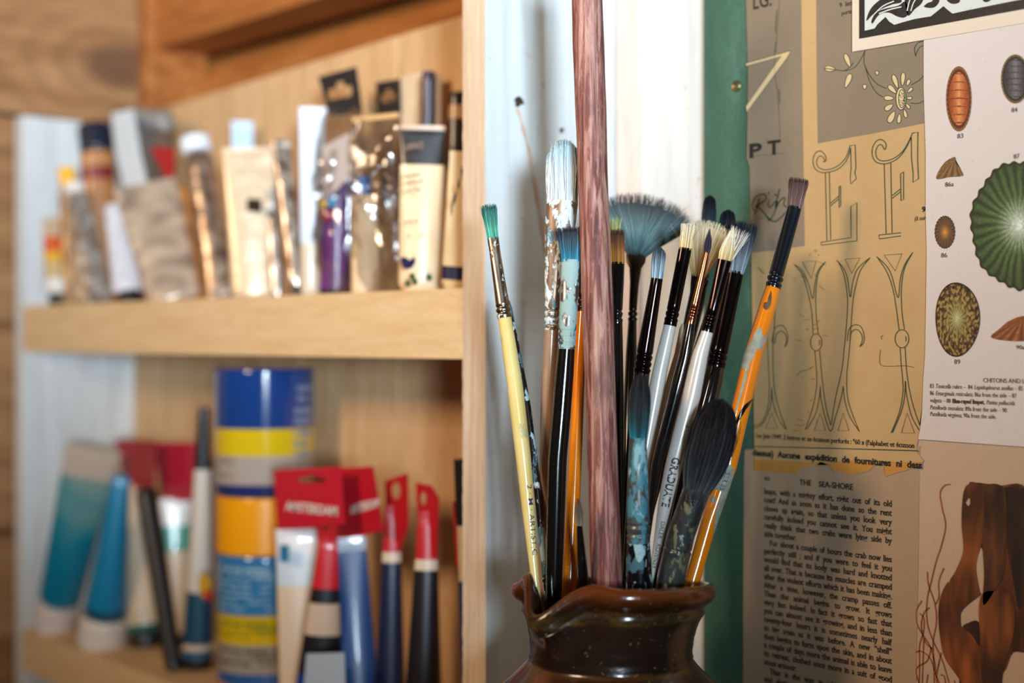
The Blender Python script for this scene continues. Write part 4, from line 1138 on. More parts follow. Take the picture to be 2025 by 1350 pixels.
o = empty('paintbrush_handle', base_point(axc, 1300), 'very thin cream brush handle showing between the white handle and the black one', 'paintbrush')
v, f, c = sweep(axc.rings([(640, 4, 1), (650, 9, 1), (800, 10, 1), (1000, 8, 1), (1300, 6, 1)]), 20); mesh('handle', v, f, M_cream_h, o, True)
# 12 cream fan
ax = Axis([(1400, 436), (1383, 545), (1365, 620), (1345, 720), (1300, 900), (1262, 1060)], .775, .754)
brush('fan_brush', 'cream bristled fan brush in the middle of the right-hand brushes', ax, 1330,
      [(528, 34, .2), (540, 34, .2), (556, 30, .3), (580, 22, .8), (640, 20, 1)] + crimp(642, 20, 1, 2) + [(668, 20, 1)], M_black_clean,
      [(666, 20, 1), (760, 24, 1), (1000, 20, 1), (1330, 12, 1)], M_black_clean,
      dict(prof=[(548, 28, .3), (524, 44, .16), (500, 66, .1), (474, 88, .07), (452, 106, .05), (434, 120, .04)], n=620, rad=.00018, cols=[(200, 160, 104), (226, 190, 136), (240, 212, 166), (246, 226, 190)], lat=True, tipf=lambda u, v: 1 - .25 * abs(u) ** 2, splay=.02, stray=.03, minl=.9, fill=.95, seg=8))
# 13 copper rigger
ax = Axis([(1403, 456), (1398, 500), (1366, 640), (1356, 700), (1328, 811), (1299, 922), (1288, 1007), (1268, 1150)], .728, .728)
brush('round_brush', 'thin round brush with pointed dark bristles and copper ferrule, in front of the cream fan', ax, 1330,
      [(499, 10, 1), (520, 12, 1), (600, 17, 1)] + crimp(608, 18, 1, 2, 11, 1) + [(640, 19, 1)], M_copper,
      [(638, 18, 1), (680, 24, 1), (760, 28, 1), (860, 26, 1), (940, 22, 1), (1020, 12, 1), (1330, 8, 1)], M_black_clean,
      dict(prof=[(502, 9, 1), (488, 15, 1), (474, 13, 1), (462, 6, 1), (452, 1.5, 1)], n=150, rad=.00016, cols=[(60, 44, 52), (40, 40, 62), (46, 42, 60), (70, 60, 80)], splay=.02, minl=.9))
# 14 GRADUATE
ax = Axis([(1446, 446), (1433, 515), (1399, 655), (1385, 700), (1368, 780), (1331, 922), (1318, 980), (1293, 1118), (1282, 1180)], .722, .722)
b14 = brush('filbert_brush', 'white handled brush lettered GRADUATE with a cream pointed head', ax, 1330,
      [(514, 28, .5), (540, 28, .6), (600, 26, .95)] + crimp(622, 25, 1, 2, 12, 1.2) + [(656, 26, 1)], M_darkfer,
      [(654, 24, 1), (700, 32, 1), (780, 37, 1), (860, 37, 1), (922, 34, 1), (1000, 27, 1), (1118, 13, 1), (1200, 8, 1), (1330, 6, 1)], M_white_h,
      dict(prof=[(518, 26, .5), (500, 29, .5), (482, 24, .45), (464, 14, .4), (446, 4, .3)], n=320, rad=.00017, cols=[(220, 184, 126), (238, 214, 168), (246, 232, 200), (236, 216, 176)], splay=.01, stray=.01, minl=.9, tipf=domef(.15),
           axis=Axis([(1451, 444), (1441, 485), (1433, 518)], .721, .723)))
pw = pwf([(654, 24, 1), (700, 32, 1), (780, 37, 1), (860, 37, 1), (922, 34, 1), (1000, 27, 1), (1118, 13, 1), (1200, 8, 1)])
M_ink_red = plain('dark_maroon_print', (50, 26, 30), .5, var=.05)
handle_text(b14, 'GRADUATE', ax, 904, 1002, 15, pw, M_ink_red, .15, bold=.025)
handle_text(b14, 'DALER · ROWNEY', ax, 1030, 1124, 8, pw, M_ink, .25)
handle_text(b14, '1', ax, 838, 846, 9, pw, M_ink, .45, fit=False)
# 15 wide dark flat
ax = Axis([(1474, 436), (1456, 538), (1421, 697), (1413, 740), (1372, 900), (1325, 1090), (1310, 1150)], .765, .748)
brush('flat_brush', 'widest flat brush with grey-black bristles and a dark brown ferrule, behind the GRADUATE brush', ax, 1330,
      [(536, 30, .4), (560, 31, .45), (640, 35, .75), (694, 38, 1)] + crimp(696, 37, 1, 2, 13, 1.6) + [(726, 37, 1)], M_darkfer,
      [(724, 36, 1), (760, 42, 1), (860, 42, 1), (1000, 34, 1), (1150, 24, 1), (1330, 14, 1)], M_black_clean,
      dict(prof=[(541, 29, .4), (515, 36, .4), (490, 44, .38), (465, 50, .34), (436, 54, .3)], n=620, rad=.00018, cols=[(120, 138, 152), (112, 128, 142), (78, 90, 102), (44, 52, 62), (26, 30, 38)], lat=True, tipf=flatf, splay=.05, stray=.05, minl=.86))
# white splayed hairs, a thin brush behind GRADUATE
ax = Axis([(1468, 452), (1440, 515), (1408, 600), (1375, 700), (1290, 1000), (1262, 1120)], .742, .747)
brush('round_brush', 'thin brush with stiff white hairs splaying right of the GRADUATE head', ax, 1330,
      [(512, 18, .6), (640, 15, 1)], M_black_clean, [(638, 15, 1), (800, 15, 1), (1120, 12, 1), (1330, 8, 1)], M_black_clean,
      dict(prof=[(518, 14, .6), (495, 24, .6), (472, 36, .5), (452, 48, .4)], n=80, rad=.00017, cols=[(200, 180, 150), (226, 216, 200), (240, 236, 228)], lat=True, splay=.12, stray=.1, minl=.75, core=False))
# 16 dark tips behind
for (tx_, ty, by, wid, lab, tt0) in [((1404), 385, 470, 28, 'round brush with a black domed head, highest of the dark ones behind the cream fan', .800), (1440, 413, 500, 34, 'round brush with blue-black domed head behind the GRADUATE brush', .790)]:
    dx = .24
    ax = Axis([(tx_, ty), (tx_ - 4, by), (tx_ - 16, by + 110), (tx_ - 74, 800), (tx_ - 140 , 1100)], tt0, .765)
    brush('round_brush', lab, ax, 1330, [(by - 2, wid * .8, 1), (by + 60, wid * .75, 1)] + crimp(by + 66, wid * .72, 1, 2, 12) + [(by + 96, wid * .72, 1)], M_darkfer,
          [(by + 94, wid * .7, 1), (by + 200, wid * .8, 1), (1100, 18, 1), (1330, 10, 1)], plain('teal_black_handle', (20, 46, 54), .15, 0, .6) if wid > 30 else M_black_clean,
          dict(prof=[(by, wid * .8, .9), (by - 25, wid, .9), (by - 50, wid, .85), (ty + 10, wid * .8, .8), (ty, wid * .35, .5)], n=420, rad=.00018, cols=[(66, 82, 92), (50, 62, 70), (28, 32, 38), (20, 22, 26)], tipf=domef(.12), splay=.06, minl=.84, stray=.04))
# 18 orange handled right-most
ax = Axis([(1581, 350), (1571, 412), (1535, 543), (1529, 568), (1490, 700), (1464, 811), (1440, 922), (1402, 1033), (1368, 1153), (1345, 1240)], .748, .724)
b18 = brush('flat_brush', 'orange handled brush leaning right with black ferrule, rightmost in the jug', ax, 1330,
      [(408, 28, .45), (430, 29, .5), (480, 30, .7), (540, 30, 1)] + crimp(542, 31, 1, 2, 12, 2) + [(569, 31, 1)], M_blackmatte,
      [(566, 29, 1), (600, 34, 1), (700, 38, 1), (811, 38, 1), (922, 35, 1), (1033, 33, 1), (1153, 31, 1), (1330, 24, 1)], M_orange_r,
      dict(prof=[(412, 27, .45), (396, 30, .45), (380, 34, .4), (366, 37, .38), (350, 39, .3)], n=420, rad=.00016, cols=[(120, 92, 90), (112, 86, 82), (96, 72, 68), (78, 56, 50)], lat=True, tipf=flatf, splay=.05, stray=.04, minl=.88))
handle_text(b18, 'SERIES', ax, 932, 968, 9, pwf([(922, 35, 1), (1033, 33, 1)]), M_ink, .2)
def patch(o, ax, hand, poly, mat, name='chipped_patch', off=.0002):
    """worn or painted patch lying on a round handle; poly points are (row, -1..1 across)"""
    pf = pwf(hand); q = cr([(a, b * 40) for a, b in poly], 4, True); cy = sum(p[0] for p in q) / len(q); cx = sum(p[1] for p in q) / len(q)
    V, Fc = [], []; nr = 4; n = len(q)
    for i in range(nr + 1):
        for (y, x) in q:
            yy = cy + (y - cy) * i / nr; xx = (cx + (x - cx) * i / nr) / 40
            r = ax.ring(yy, pf(yy)); d = (ax.ring(yy + 4, 1)[0] - r[0]).normalized(); view = (r[0] - CAM).normalized(); s = d.cross(view).normalized()
            if s.dot(RT) < 0: s = -s
            th = xx * 1.45; V.append(r[0] + s * (math.sin(th) * (r[1] + off)) - view * (math.cos(th) * (r[1] + off)))
        if i:
            for k in range(n): k2 = (k + 1) % n; Fc.append([(i - 1) * n + k, (i - 1) * n + k2, i * n + k2, i * n + k])
    hnd = [c for c in o.children if c.name.startswith('handle')]
    return mesh(name, V, Fc, mat, hnd[0], True, sharp=80)
H18 = [(566, 29, 1), (600, 34, 1), (700, 38, 1), (811, 38, 1), (922, 35, 1), (1033, 33, 1), (1153, 31, 1)]
M_grey_chip = plain('bare_grey_primer', (142, 146, 134), .55, var=.1, scale=300)
M_brown_chip = plain('bare_brown_wood', (92, 58, 38), .6, var=.2, scale=300)
patch(b18, ax, H18, [(650, -.25), (652, .1), (664, .35), (650, .75), (672, .62), (690, .5), (684, .15), (700, .1), (716, -.05), (732, -.35), (726, -.8), (700, -.75), (676, -.5)], M_grey_chip)
patch(b18, ax, H18, [(716, -.1), (760, -.1), (800, -.2), (840, -.35), (800, -.35), (740, -.3)], M_grey_chip)
patch(b18, ax, H18, [(575, -.1), (585, .1), (600, .2), (612, .05), (610, -.3), (600, -.35), (603, -.1), (590, -.15)], M_brown_chip)
patch(b18, ax, H18, [(784, .95), (800, .5), (830, .1), (850, -.2), (826, -.1), (800, .2), (788, .6)], M_black_clean)
patch(b18, ax, H18, [(925, -.7), (918, .0), (928, .6), (965, .95), (1052, .9), (1015, .3), (972, .2), (968, -.7)], M_grey_chip)
# 10 teal ferrule front
ax = Axis([(1267, 738), (1264, 800), (1262, 867), (1261, 960), (1262, 1035), (1264, 1152), (1266, 1250)], .702, .708)
brush('mop_brush', 'dark haired round brush with teal-smeared ferrule, front of the jug right of the thick stick', ax, 1330,
      [(864, 34, 1), (880, 35, 1), (960, 42, 1), (1030, 45, 1)] + crimp(1034, 45, 1, 2, 17, 1.8) + [(1072, 46, 1)], M_ferr_teal,
      [(1070, 45, 1), (1110, 50, 1), (1152, 52, 1), (1250, 48, 1), (1330, 36, 1)], M_black_paint,
      dict(prof=[(870, 33, 1), (852, 38, 1), (825, 44, 1), (800, 47, 1), (775, 42, 1), (755, 32, 1), (736, 16, 1)], n=900, rad=.00017, cols=[(36, 128, 146), (40, 74, 82), (44, 48, 50), (40, 40, 42), (44, 42, 44)], tipf=domef(.1), splay=.02, minl=.92, seg=8))
# 17 black mop
ax = Axis([(1427, 788), (1405, 880), (1378, 968), (1346, 1060), (1326, 1152), (1310, 1240)], .706, .716)
brush('mop_brush', 'largest mop brush, fluffy black hair on a paint-smeared clear quill, right front of the jug', ax, 1330,
      [(962, 56, 1), (980, 57, 1), (1040, 57, 1), (1080, 56, 1)] + crimp(1082, 56, 1, 1, 14, 2) + [(1152, 56, 1), (1240, 50, 1)], M_quill,
      [(1236, 49, 1), (1330, 36, 1)], M_black_clean,
      dict(prof=[(972, 54, 1), (950, 70, 1), (920, 88, 1), (885, 97, 1), (850, 94, 1), (820, 78, 1), (800, 54, 1), (786, 26, 1)], n=1900, rad=.00017, cols=[(70, 80, 84), (52, 56, 60), (38, 36, 40), (30, 26, 30), (34, 28, 32)], tipf=domef(.12), splay=.05, stray=.02, minl=.84, seg=9))

# ================================================================== PAINT TUBES, JARS AND PACKETS
def hsh(a, b): 
    q = math.sin(a * 127.1 + b * 311.7) * 43758.5453; return q - math.floor(q)
def bands(lst, text=(), base=None):
    """lst: (upto fraction, colour) rising; text: (f0, f1, colour, rows) rows of small print; base fraction 0 = bottom"""
    def f(fr, u):
        c = lst[-1][1]
        for up, cc in lst:
            if fr <= up: c = cc; break
        for f0, f1, tc, rows in text:
            if f0 < fr < f1 and .5 < u < 1.0 :
                r = (fr - f0) / (f1 - f0) * rows; k = int(r)
                if r - k < .5 and hsh(k, int(u * 50)) > .32 and (.56 < u < .56 + .4 * (.5 + .5 * hsh(k, 7))): c = tc
        return c
    return f
def tube(name, label, xb, Y, zb, xt, yt, wb, wt, cf, mat, Yt=None, flat=.62, tail='crimp', cap=None, cap_h=.1, cap_m=None, capw=.8, yaw=0, n=60, neck=None, group=None, cat='paint tube', parts=(), lift=0, power=1.0, fulln=44):
    """a tube standing on shelf height zb at photo column xb, its top at photo point (xt, yt)"""
    Yt = Y if Yt is None else Yt
    p0 = on(xb, 668, Y); p0.z = zb + .0004 + lift; p1 = on(xt, yt, Yt)
    t0 = depth_on(xb, Y); t1 = depth_on(xt, Yt)
    o = empty(name, p0, label, cat, group or ('tubes and bottles on the upper shelf' if zb > EYE else 'tubes and pens on the lower shelf'))
    hb, ht = wb / 2 * t0 / FPX, wt / 2 * t1 / FPX
    up = tail.startswith('crimpdown')      # flat end down, cap up
    c0 = cap_h if cap and not up else 0; c1 = 1 - cap_h if cap and up else 1
    rings = []
    for i in range(n + 1):
        f = i / n; g = c0 + (c1 - c0) * f; p = p0.lerp(p1, g)
        hw = hb + (ht - hb) * g
        if tail == 'crimp':
            fd = flat * (1 - f ** 1.6) + .03; hd = hb * max(fd, .05)
        elif up: fd = flat * (1 - (1 - f) ** 1.6) + .03; hd = ht * max(fd, .06)
        elif tail == 'round': hd = hw * flat
        else: hd = hw * flat
        if tail == 'round':
            e = min(f, 1 - f) * n
            if e < 2: hw *= .84 + .08 * e; hd *= .84 + .08 * e
        if tail == 'crimp' and f > .955: hd = .0006; hw *= 1.02
        if tail == 'crimp' and f < .05: q = f / .05; hw *= .72 + .28 * math.sqrt(q); hd *= .72 + .28 * math.sqrt(q)
        if up and f > .93: q = (1 - f) / .07; hw *= .45 + .55 * math.sqrt(q); hd *= .5 + .5 * math.sqrt(q)
        if up and f < .04: hd = .0006
        rings.append((p, hw, hd, cf))
    v, f_, c = sweep(rings, fulln, yaw=yaw, power=power)
    mesh('body', v, f_, mat, o, True, fcol=c, sharp=50)
    if cap:
        ga, gb_ = (0, c0 + .004) if not up else (c1 - .004, 1)
        a = p0.lerp(p1, ga); b = p0.lerp(p1, gb_); r = (hb if not up else ht) * capw
        cr_ = []
        for k in range(9):
            q = k / 8; rr = r * (1 if 0 < k < 8 else .9) * (1 + (.06 * (1 - q) if not up else .06 * q)); cr_.append((a.lerp(b, q), rr, rr * (.9 if flat > .5 else .7), cap))
        V, Fc, Cc = sweep(cr_, 36)
        # ribs round the cap
        mesh('cap', V, Fc, cap_m or M_gloss, o, True, fcol=Cc, sharp=40)
    return o
def card(o, name, pts, Y, mat, holes=(), th=.0006, col=None):
    """flat card outline in photo points on the plane y = Y, with thickness"""
    loops = [[on(x, y, Y) for x, y in l] for l in [pts] + list(holes)]
    tri = tessellate_polygon([[Vector((p.x, p.z, 0)) for p in l] for l in loops])
    V = [p for l in loops for p in l]; n = len(V)
    V2 = V + [p + Vector((0, th, 0)) for p in V]; F2 = [list(t) for t in tri] + [[k + n for k in t][::-1] for t in tri]
    st = 0
    for l in loops:
        m = len(l)
        for i in range(m): j = (i + 1) % m; F2.append([st + i, st + j, st + j + n, st + i + n])
        st += m
    return mesh(name, V2, F2, mat, o, fcol=[col] * len(F2) if col else None)
def euro(cx, cy, w_, h_, sl=0):
    """hanging slot outline"""
    q = [(-1, -.1), (-.9, -.45), (-.35, -.5), (-.3, -.95), (0, -1.05), (.3, -.95), (.35, -.5), (.9, -.45), (1, -.1), (1, .3), (.9, .6), (-.9, .6), (-1, .3)]
    return [(cx + a * w_, cy + b * h_ + sl * a * w_) for a, b in q]
def ctext(o, s, x0, y0, x1, h, Y, mat, bold=.02, rot=0, name='printed_text', slope=0):
    a = on(x0, y0, Y); t = depth_on(x0, Y); size = h * t / FPX / .7; wd_ = on(x1, y0, Y).x - a.x
    V, Fc = text_map(s, lambda u, v: Vector((a.x + u, Y - .0004, a.z + v + slope * u)), size, bold, wd_, 0, False)
    return mesh(name, V, Fc, mat, o)
M_white_ink = plain('white_print', (232, 226, 220), .5, var=.02)
UZ, LZ = MIDT, LOWT
CREAM = (226, 206, 174); WHT = (224, 226, 226); BLK = (26, 24, 26)
def folio(base, dark, k=0):
    def f(fr, u):
        q = noise.noise(Vector((fr * 9, u * 7, k))); return mixc(base, dark, min(1, max(0, .35 + q)))
    return f
# --- upper shelf, left to right
tube('paint_tube', 'small tube with red and yellow band, far left of the upper shelf', 118, -.100, UZ, 108, 430, 54, 46,
     bands([(.2, (214, 210, 204)), (.42, (190, 160, 110)), (.55, (214, 160, 30)), (.75, (204, 84, 36)), (1, (190, 160, 130))]), M_gloss, cap=BLK, cap_h=.12, capw=.75)
tube('paint_tube', 'tube with small bright yellow cap, cap up, against the white left upright', 160, -.088, UZ, 131, 333, 62, 34, folio((176, 140, 96), (120, 80, 50), 2), M_foil2, tail='crimpdown', cap=(250, 186, 56), cap_h=.13, capw=.95)
tube('paint_tube', 'narrow silver tube with white nozzle cap leaning left, beside the yellow-capped tube', 200, -.090, UZ, 146, 366, 54, 44, folio((224, 222, 220), (150, 120, 98), 3), M_foil, tail='crimpdown', cap=(232, 222, 214), cap_h=.07, capw=.9)
tube('paint_bottle', 'amber bottle with a navy blue cap standing at the back left of the upper shelf', 204, -.060, UZ, 188, 240, 78, 60,
     bands([(.5, (170, 112, 58)), (.68, (168, 110, 60)), (.74, (120, 30, 26)), (1, (176, 118, 66))]), M_gloss, tail='round', cap=(22, 28, 52), cap_h=.0, n=40, cat='paint bottle')
o = tube('bottle_cap', 'x', 190, -.022, UZ, 190, 250, 64, 64, lambda f, u: (18, 26, 46), M_gloss, tail='round') if False else None
def solid(o, name, xa, ya, xb_, yb_, w_, Y, cf, mat, flat=.9, n=14, w2=None):
    a, b = on(xa, ya, Y), on(xb_, yb_, Y); t = depth_on(xa, Y); hw = w_ / 2 * t / FPX; h2 = (w2 or w_) / 2 * t / FPX; rg = []
    for i in range(n + 1):
        q = i / n; h = hw + (h2 - hw) * q; k = .9 if i in (0, n) else 1; rg.append((a.lerp(b, q), h * k, h * flat * k, cf))
    v, f, c = sweep(rg, 32); return mesh(name, v, f, mat, o, True, fcol=c, sharp=40)
bot = [q for q in bpy.data.objects if q.name.startswith('paint_bottle')][0]
solid(bot, 'cap', 186, 248, 192, 302, 66, -.060, (18, 26, 46), M_gloss)
tube('paint_tube', 'plain white tube bulging outward, between two leaning silver tubes on the upper shelf', 258, -.080, UZ, 226, 405, 66, 40, folio((216, 214, 222), (200, 198, 204), 4), M_gloss, cap=BLK, cap_h=.11, capw=.62, tail='round', flat=.6)
# clear bag with red triangle label at the back
def bag(name, label, pts, Y, crim=True, mat=None, depth=.012, seed=0, group=None, cat='packet'):
    """crumpled film packet: outline in photo points, bellied front and back"""
    q = cr(pts, 5, True); cx = sum(p[0] for p in q) / len(q); cy = sum(p[1] for p in q) / len(q); nr = 9
    o = empty(name, on(cx, cy, Y), label, cat, group); V, Fc = [], []
    o.location.z = UZ if cy < 668 else LZ
    for sgn in (-1, 1):
        b0 = len(V)
        for i in range(nr + 1):
            f = i / nr
            for (x, y) in q:
                p = on(cx + (x - cx) * f, cy + (y - cy) * f, Y)
                d = depth * (1 - f * f) * (1 + .8 * noise.noise(Vector((x * .03 * f, y * .03 * f, seed + sgn)))); V.append(p + Vector((0, sgn * d / 2 * 1, 0)))
        n = len(q)
        for i in range(nr):
            for k in range(n):
                k2 = (k + 1) % n; ff = [b0 + i * n + k, b0 + i * n + k2, b0 + (i + 1) * n + k2, b0 + (i + 1) * n + k]; Fc.append(ff if sgn < 0 else ff[::-1])
    mesh('film', V, Fc, mat or M_clearb, o, True, sharp=80); return o
bg1 = bag('clear_packet', 'crumpled clear packet with a dark red label, back left of the upper shelf', [(216, 222), (250, 212), (300, 214), (342, 222), (346, 280), (342, 352), (300, 380), (240, 372), (224, 320), (216, 270)], -.040)
card(bg1, 'label', [(296, 290), (346, 292), (342, 352), (326, 350)], -.0555, M_matte, col=(176, 20, 26))
card(bg1, 'inner_card', [(220, 224), (262, 216), (276, 300), (292, 372), (246, 372), (228, 300)], -.0555, M_matte, col=(222, 232, 240))
solid(bg1, 'cap', 262, 232, 330, 240, 40, -.034, (196, 204, 210), M_gloss)
for xx, c_, nm in [(262, (140, 134, 130), 'inner_tube')]:
    solid(bg1, 'inner_tube', 290, 255, 300, 380, 74, -.028, folio((190, 180, 172), (140, 120, 104), 9), M_foil2, w2=90, flat=.2)
tube('paint_tube', 'wide squeezed silver tube with dark label leaning left, crimp up', 346, -.074, UZ, 286, 362, 104, 122,
     lambda fr, u: (72, 84, 98) if (.32 < fr < .56 and .62 < u < .9) else ((206, 214, 216) if (.22 < fr < .66 and .58 < u < .95) else folio((214, 190, 166), (150, 130, 114), 6)(fr, u)), M_foil2, flat=.35)
tube('paint_box', 'narrow orange-brown carton leaning left, mid left of the upper shelf', 384, -.045, UZ, 352, 376, 44, 44, folio((180, 112, 46), (150, 88, 34), 7), M_matte, tail='round', flat=.9, power=.35, cat='box')
tube('paint_tube', 'silver tube with white screw cap up, leaning left beside the orange-brown carton', 446, -.060, UZ, 385, 274, 58, 58, folio((196, 172, 150), (120, 96, 80), 8), M_foil, tail='crimpdown', cap=(226, 234, 240), cap_h=.085, capw=1.0)
tube('paint_tube', 'tube showing only its pale blue end, behind the one with a black square', 480, -.022, UZ, 479, 240, 44, 42, bands([(.8, (190, 170, 150)), (1, (176, 204, 230))]), M_gloss)
o = tube('paint_tube', 'crumpled clear-wrapped tube with a small black square on its label', 506, -.070, UZ, 494, 292, 96, 104,
     bands([(1, (212, 186, 154))], [(.12, .5, (120, 100, 84), 12), (.7, .95, (130, 110, 92), 6)]), M_foil2, flat=.3)
card(o, 'square_mark', [(489, 392), (516, 394), (515, 418), (488, 416)], -.0795, M_matte, col=(40, 30, 30))
tube('paint_tube', 'first of two thin bright silver tubes left of the white carton tube', 550, -.058, UZ, 528, 300, 32, 22, folio((220, 214, 208), (120, 100, 84), 10), M_foil, flat=.7)
tube('paint_tube', 'second thin silver tube, tight against the white carton tube', 588, -.062, UZ, 556, 276, 32, 34, folio((210, 198, 186), (96, 76, 60), 11), M_foil, flat=.6, cap=BLK, cap_h=.07)
tube('paint_tube', 'tall pale blue-white tube standing crimp up, left of the purple tube', 614, -.062, UZ, 618, 212, 40, 52,
     lambda fr, u: (70, 66, 74) if (.80 < u < .86 and .05 < fr < .75 and hsh(int(fr * 60), 3) > .3) else ((206, 190, 168) if fr < .28 else (206, 220, 236)), M_gloss, flat=.6)
# purple tube in a hanging packet
def purple(fr, u):
    if fr < .07: return (26, 20, 40)
    uu = (u - .5) * 2
    if fr < .62 + .38 * uu and u > .5: return (98, 34, 116) if hsh(int(fr * 90), int(u * 30)) > .0 else 0
    if u <= .5: return (98, 34, 116)
    return (200, 186, 178)
pk = empty('hanging_packet', (on(668, 575, -.056).x, -.056, UZ), 'clear hanging packet holding a purple tube, black slotted header', 'packet')
card(pk, 'header', [(629, 152), (704, 132), (716, 222), (650, 232), (640, 190)], -.054, M_matte, [euro(672, 182, 24, 20, -.18)], col=(34, 32, 36))
def solid_t(o, name, xa, xb_, ya, yb_, Y, cf, mat, flat=.5):
    return solid(o, name, (xa + xb_) / 2, yb_, (xa + xb_) / 2, ya, xb_ - xa, Y, cf, mat, flat, 40)
solid(pk, 'purple_tube', 664, 582, 668, 352, 62, -.058, lambda fr, u: (24, 18, 34) if fr < .06 else ((104, 34, 122) if not (.08 < fr < .52 and .6 < u < .8 and hsh(int(fr * 40), int(u * 60)) > .75) else (150, 96, 160)), M_gloss, .6, 40, 52)
card(pk, 'white_flash', [(638, 290), (690, 262), (690, 350), (655, 385), (640, 420)], -.074, M_matte, col=(196, 184, 182))
for (x, y, cc) in [(640, 402, (212, 170, 60)), (653, 400, (60, 150, 200)), (646, 425, (206, 44, 50))]:
    card(pk, 'colour_dot', [(x + 9 * math.cos(k * PI / 8), y + 11 * math.sin(k * PI / 8)) for k in range(16)], -.0748, M_matte, col=cc)
bagv = cr([(634, 236), (716, 222), (700, 400), (696, 575), (638, 578), (636, 400)], 4, True)
b_ = bag('x', 'x', [(634, 236), (676, 226), (714, 222), (702, 400), (698, 574), (668, 578), (640, 578), (636, 400)], -.062, depth=.03, seed=4)
fm_ = [q for q in b_.children][0]; dl = b_.location - pk.location
for vtx in fm_.data.vertices: vtx.co += dl
fm_.parent = pk; bpy.data.objects.remove(b_)
# clear packet with blue capped tube
pk2 = bag('clear_packet', 'clear glossy packet around a blue-capped tube, right of the purple tube', [(694, 236), (740, 230), (786, 226), (792, 262), (780, 300), (784, 400), (782, 574), (740, 578), (702, 578), (698, 400)], -.078, depth=.026, seed=2)
solid(pk2, 'inner_tube', 724, 580, 720, 386, 58, -.076, bands([(1, (220, 190, 150))], [(.05, .96, (130, 110, 96), 22)]), M_matte, .5, 60, 50)
solid(pk2, 'blue_cap', 716, 386, 716, 350, 38, -.076, (36, 104, 178), M_gloss, .9)
card(pk2, 'top_seal', [(696, 232), (786, 222), (787, 232), (697, 242)], -.080, M_matte, col=(226, 186, 130))
hp = empty('hanging_packet', (on(770, 575, -.03).x, -.030, UZ), 'hanging packet showing only its black slotted header behind the cream tube', 'packet')
card(hp, 'header', [(743, 163), (790, 156), (792, 222), (747, 228)], -.030, M_matte, [euro(768, 192, 15, 15, -.1)], col=(40, 32, 30))
card(hp, 'sleeve', [(748, 227), (792, 222), (796, 590), (756, 590)], -.030, M_matte, col=(150, 120, 88))
# white box with dark foil roll
bx = empty('carton', (on(815, 575, -.028).x, -.028, UZ), 'off-white carton standing behind the black-topped cream tube', 'box')
v, f = box(on(792, 0, -.028).x, on(838, 0, -.028).x, -.028, -.012, UZ + .0003, on(800, 150, -.028).z, .001); mesh('box', v, f, plain('carton_card', (216, 192, 160), .6, var=.04), bx)
tube('foil_roll', 'dark purple crumpled foil tube end rising behind the cream tube', 840, -.040, UZ, 848, 142, 30, 30, folio((52, 40, 62), (30, 24, 38), 5), M_gloss, tail='round', flat=.8, cat='paint tube')
o = tube('paint_tube', 'large cream tube with black top and blue flower print, standing crimp up', 832, -.078, UZ, 836, 248, 88, 88,
     bands([(.76, (232, 206, 166)), (.975, (34, 28, 28)), (1, (200, 160, 120))], [], ), M_gloss, flat=.55, n=80)
def T2(o, s, x0, y, x1, h, Y, mat, b=.02): return ctext(o, s, x0, y, x1, h, Y, mat, b)
M_brown_ink = plain('brown_print', (70, 56, 60), .6, var=.1)
for s, y, x1 in [('Dispersion', 352, 832), ('transparent and', 366, 838), ('Drying Time', 382, 834)]: T2(o, s, 795, y, x1, 7, -.1005, M_brown_ink)
T2(o, 'SURFACE', 800, 298, 838, 12, -.0955, plain('pale_print', (150, 132, 120), .6))
T2(o, 'x    o', 806, 470, 838, 10, -.1000, M_brown_ink, .0); T2(o, '100 ml', 800, 442, 828, 6, -.1005, M_brown_ink)
card(o, 'flower_print', cr([(792, 512), (800, 508), (810, 514), (818, 508), (820, 518), (812, 530), (798, 530)], 3, True), -.1005, M_matte, col=(34, 34, 92))
for x, y in [(815, 546), (848, 548), (820, 556), (806, 560)]: card(o, 'leaf_print', cr([(x - 4, y - 6), (x + 4, y - 4), (x + 3, y + 7), (x - 4, y + 5)], 3, True), -.1005, M_matte, col=(44, 96, 64))
o = tube('paint_tube', 'cream tube with bold black lettering and navy band, half hidden by the pine upright', 902, -.080, UZ, 922, 300, 62, 64,
     bands([(.07, (220, 190, 140)), (.17, (26, 28, 62)), (1, (226, 200, 156))], [(.2, .42, (60, 50, 50), 5)]), M_gloss, flat=.5, n=80)
ctext(o, 'FLUID', 892, 430, 930, 20, -.1045, M_ink, .06, slope=2.2)
o = tube('paint_tube', 'black capped tube behind the lettered cream tube at the right end of the upper shelf', 905, -.035, UZ, 906, 182, 66, 34, bands([(.62, (190, 150, 104)), (.86, (40, 30, 28)), (.93, (186, 150, 104)), (1, (22, 24, 26))]), M_gloss, flat=.6, tail='round')

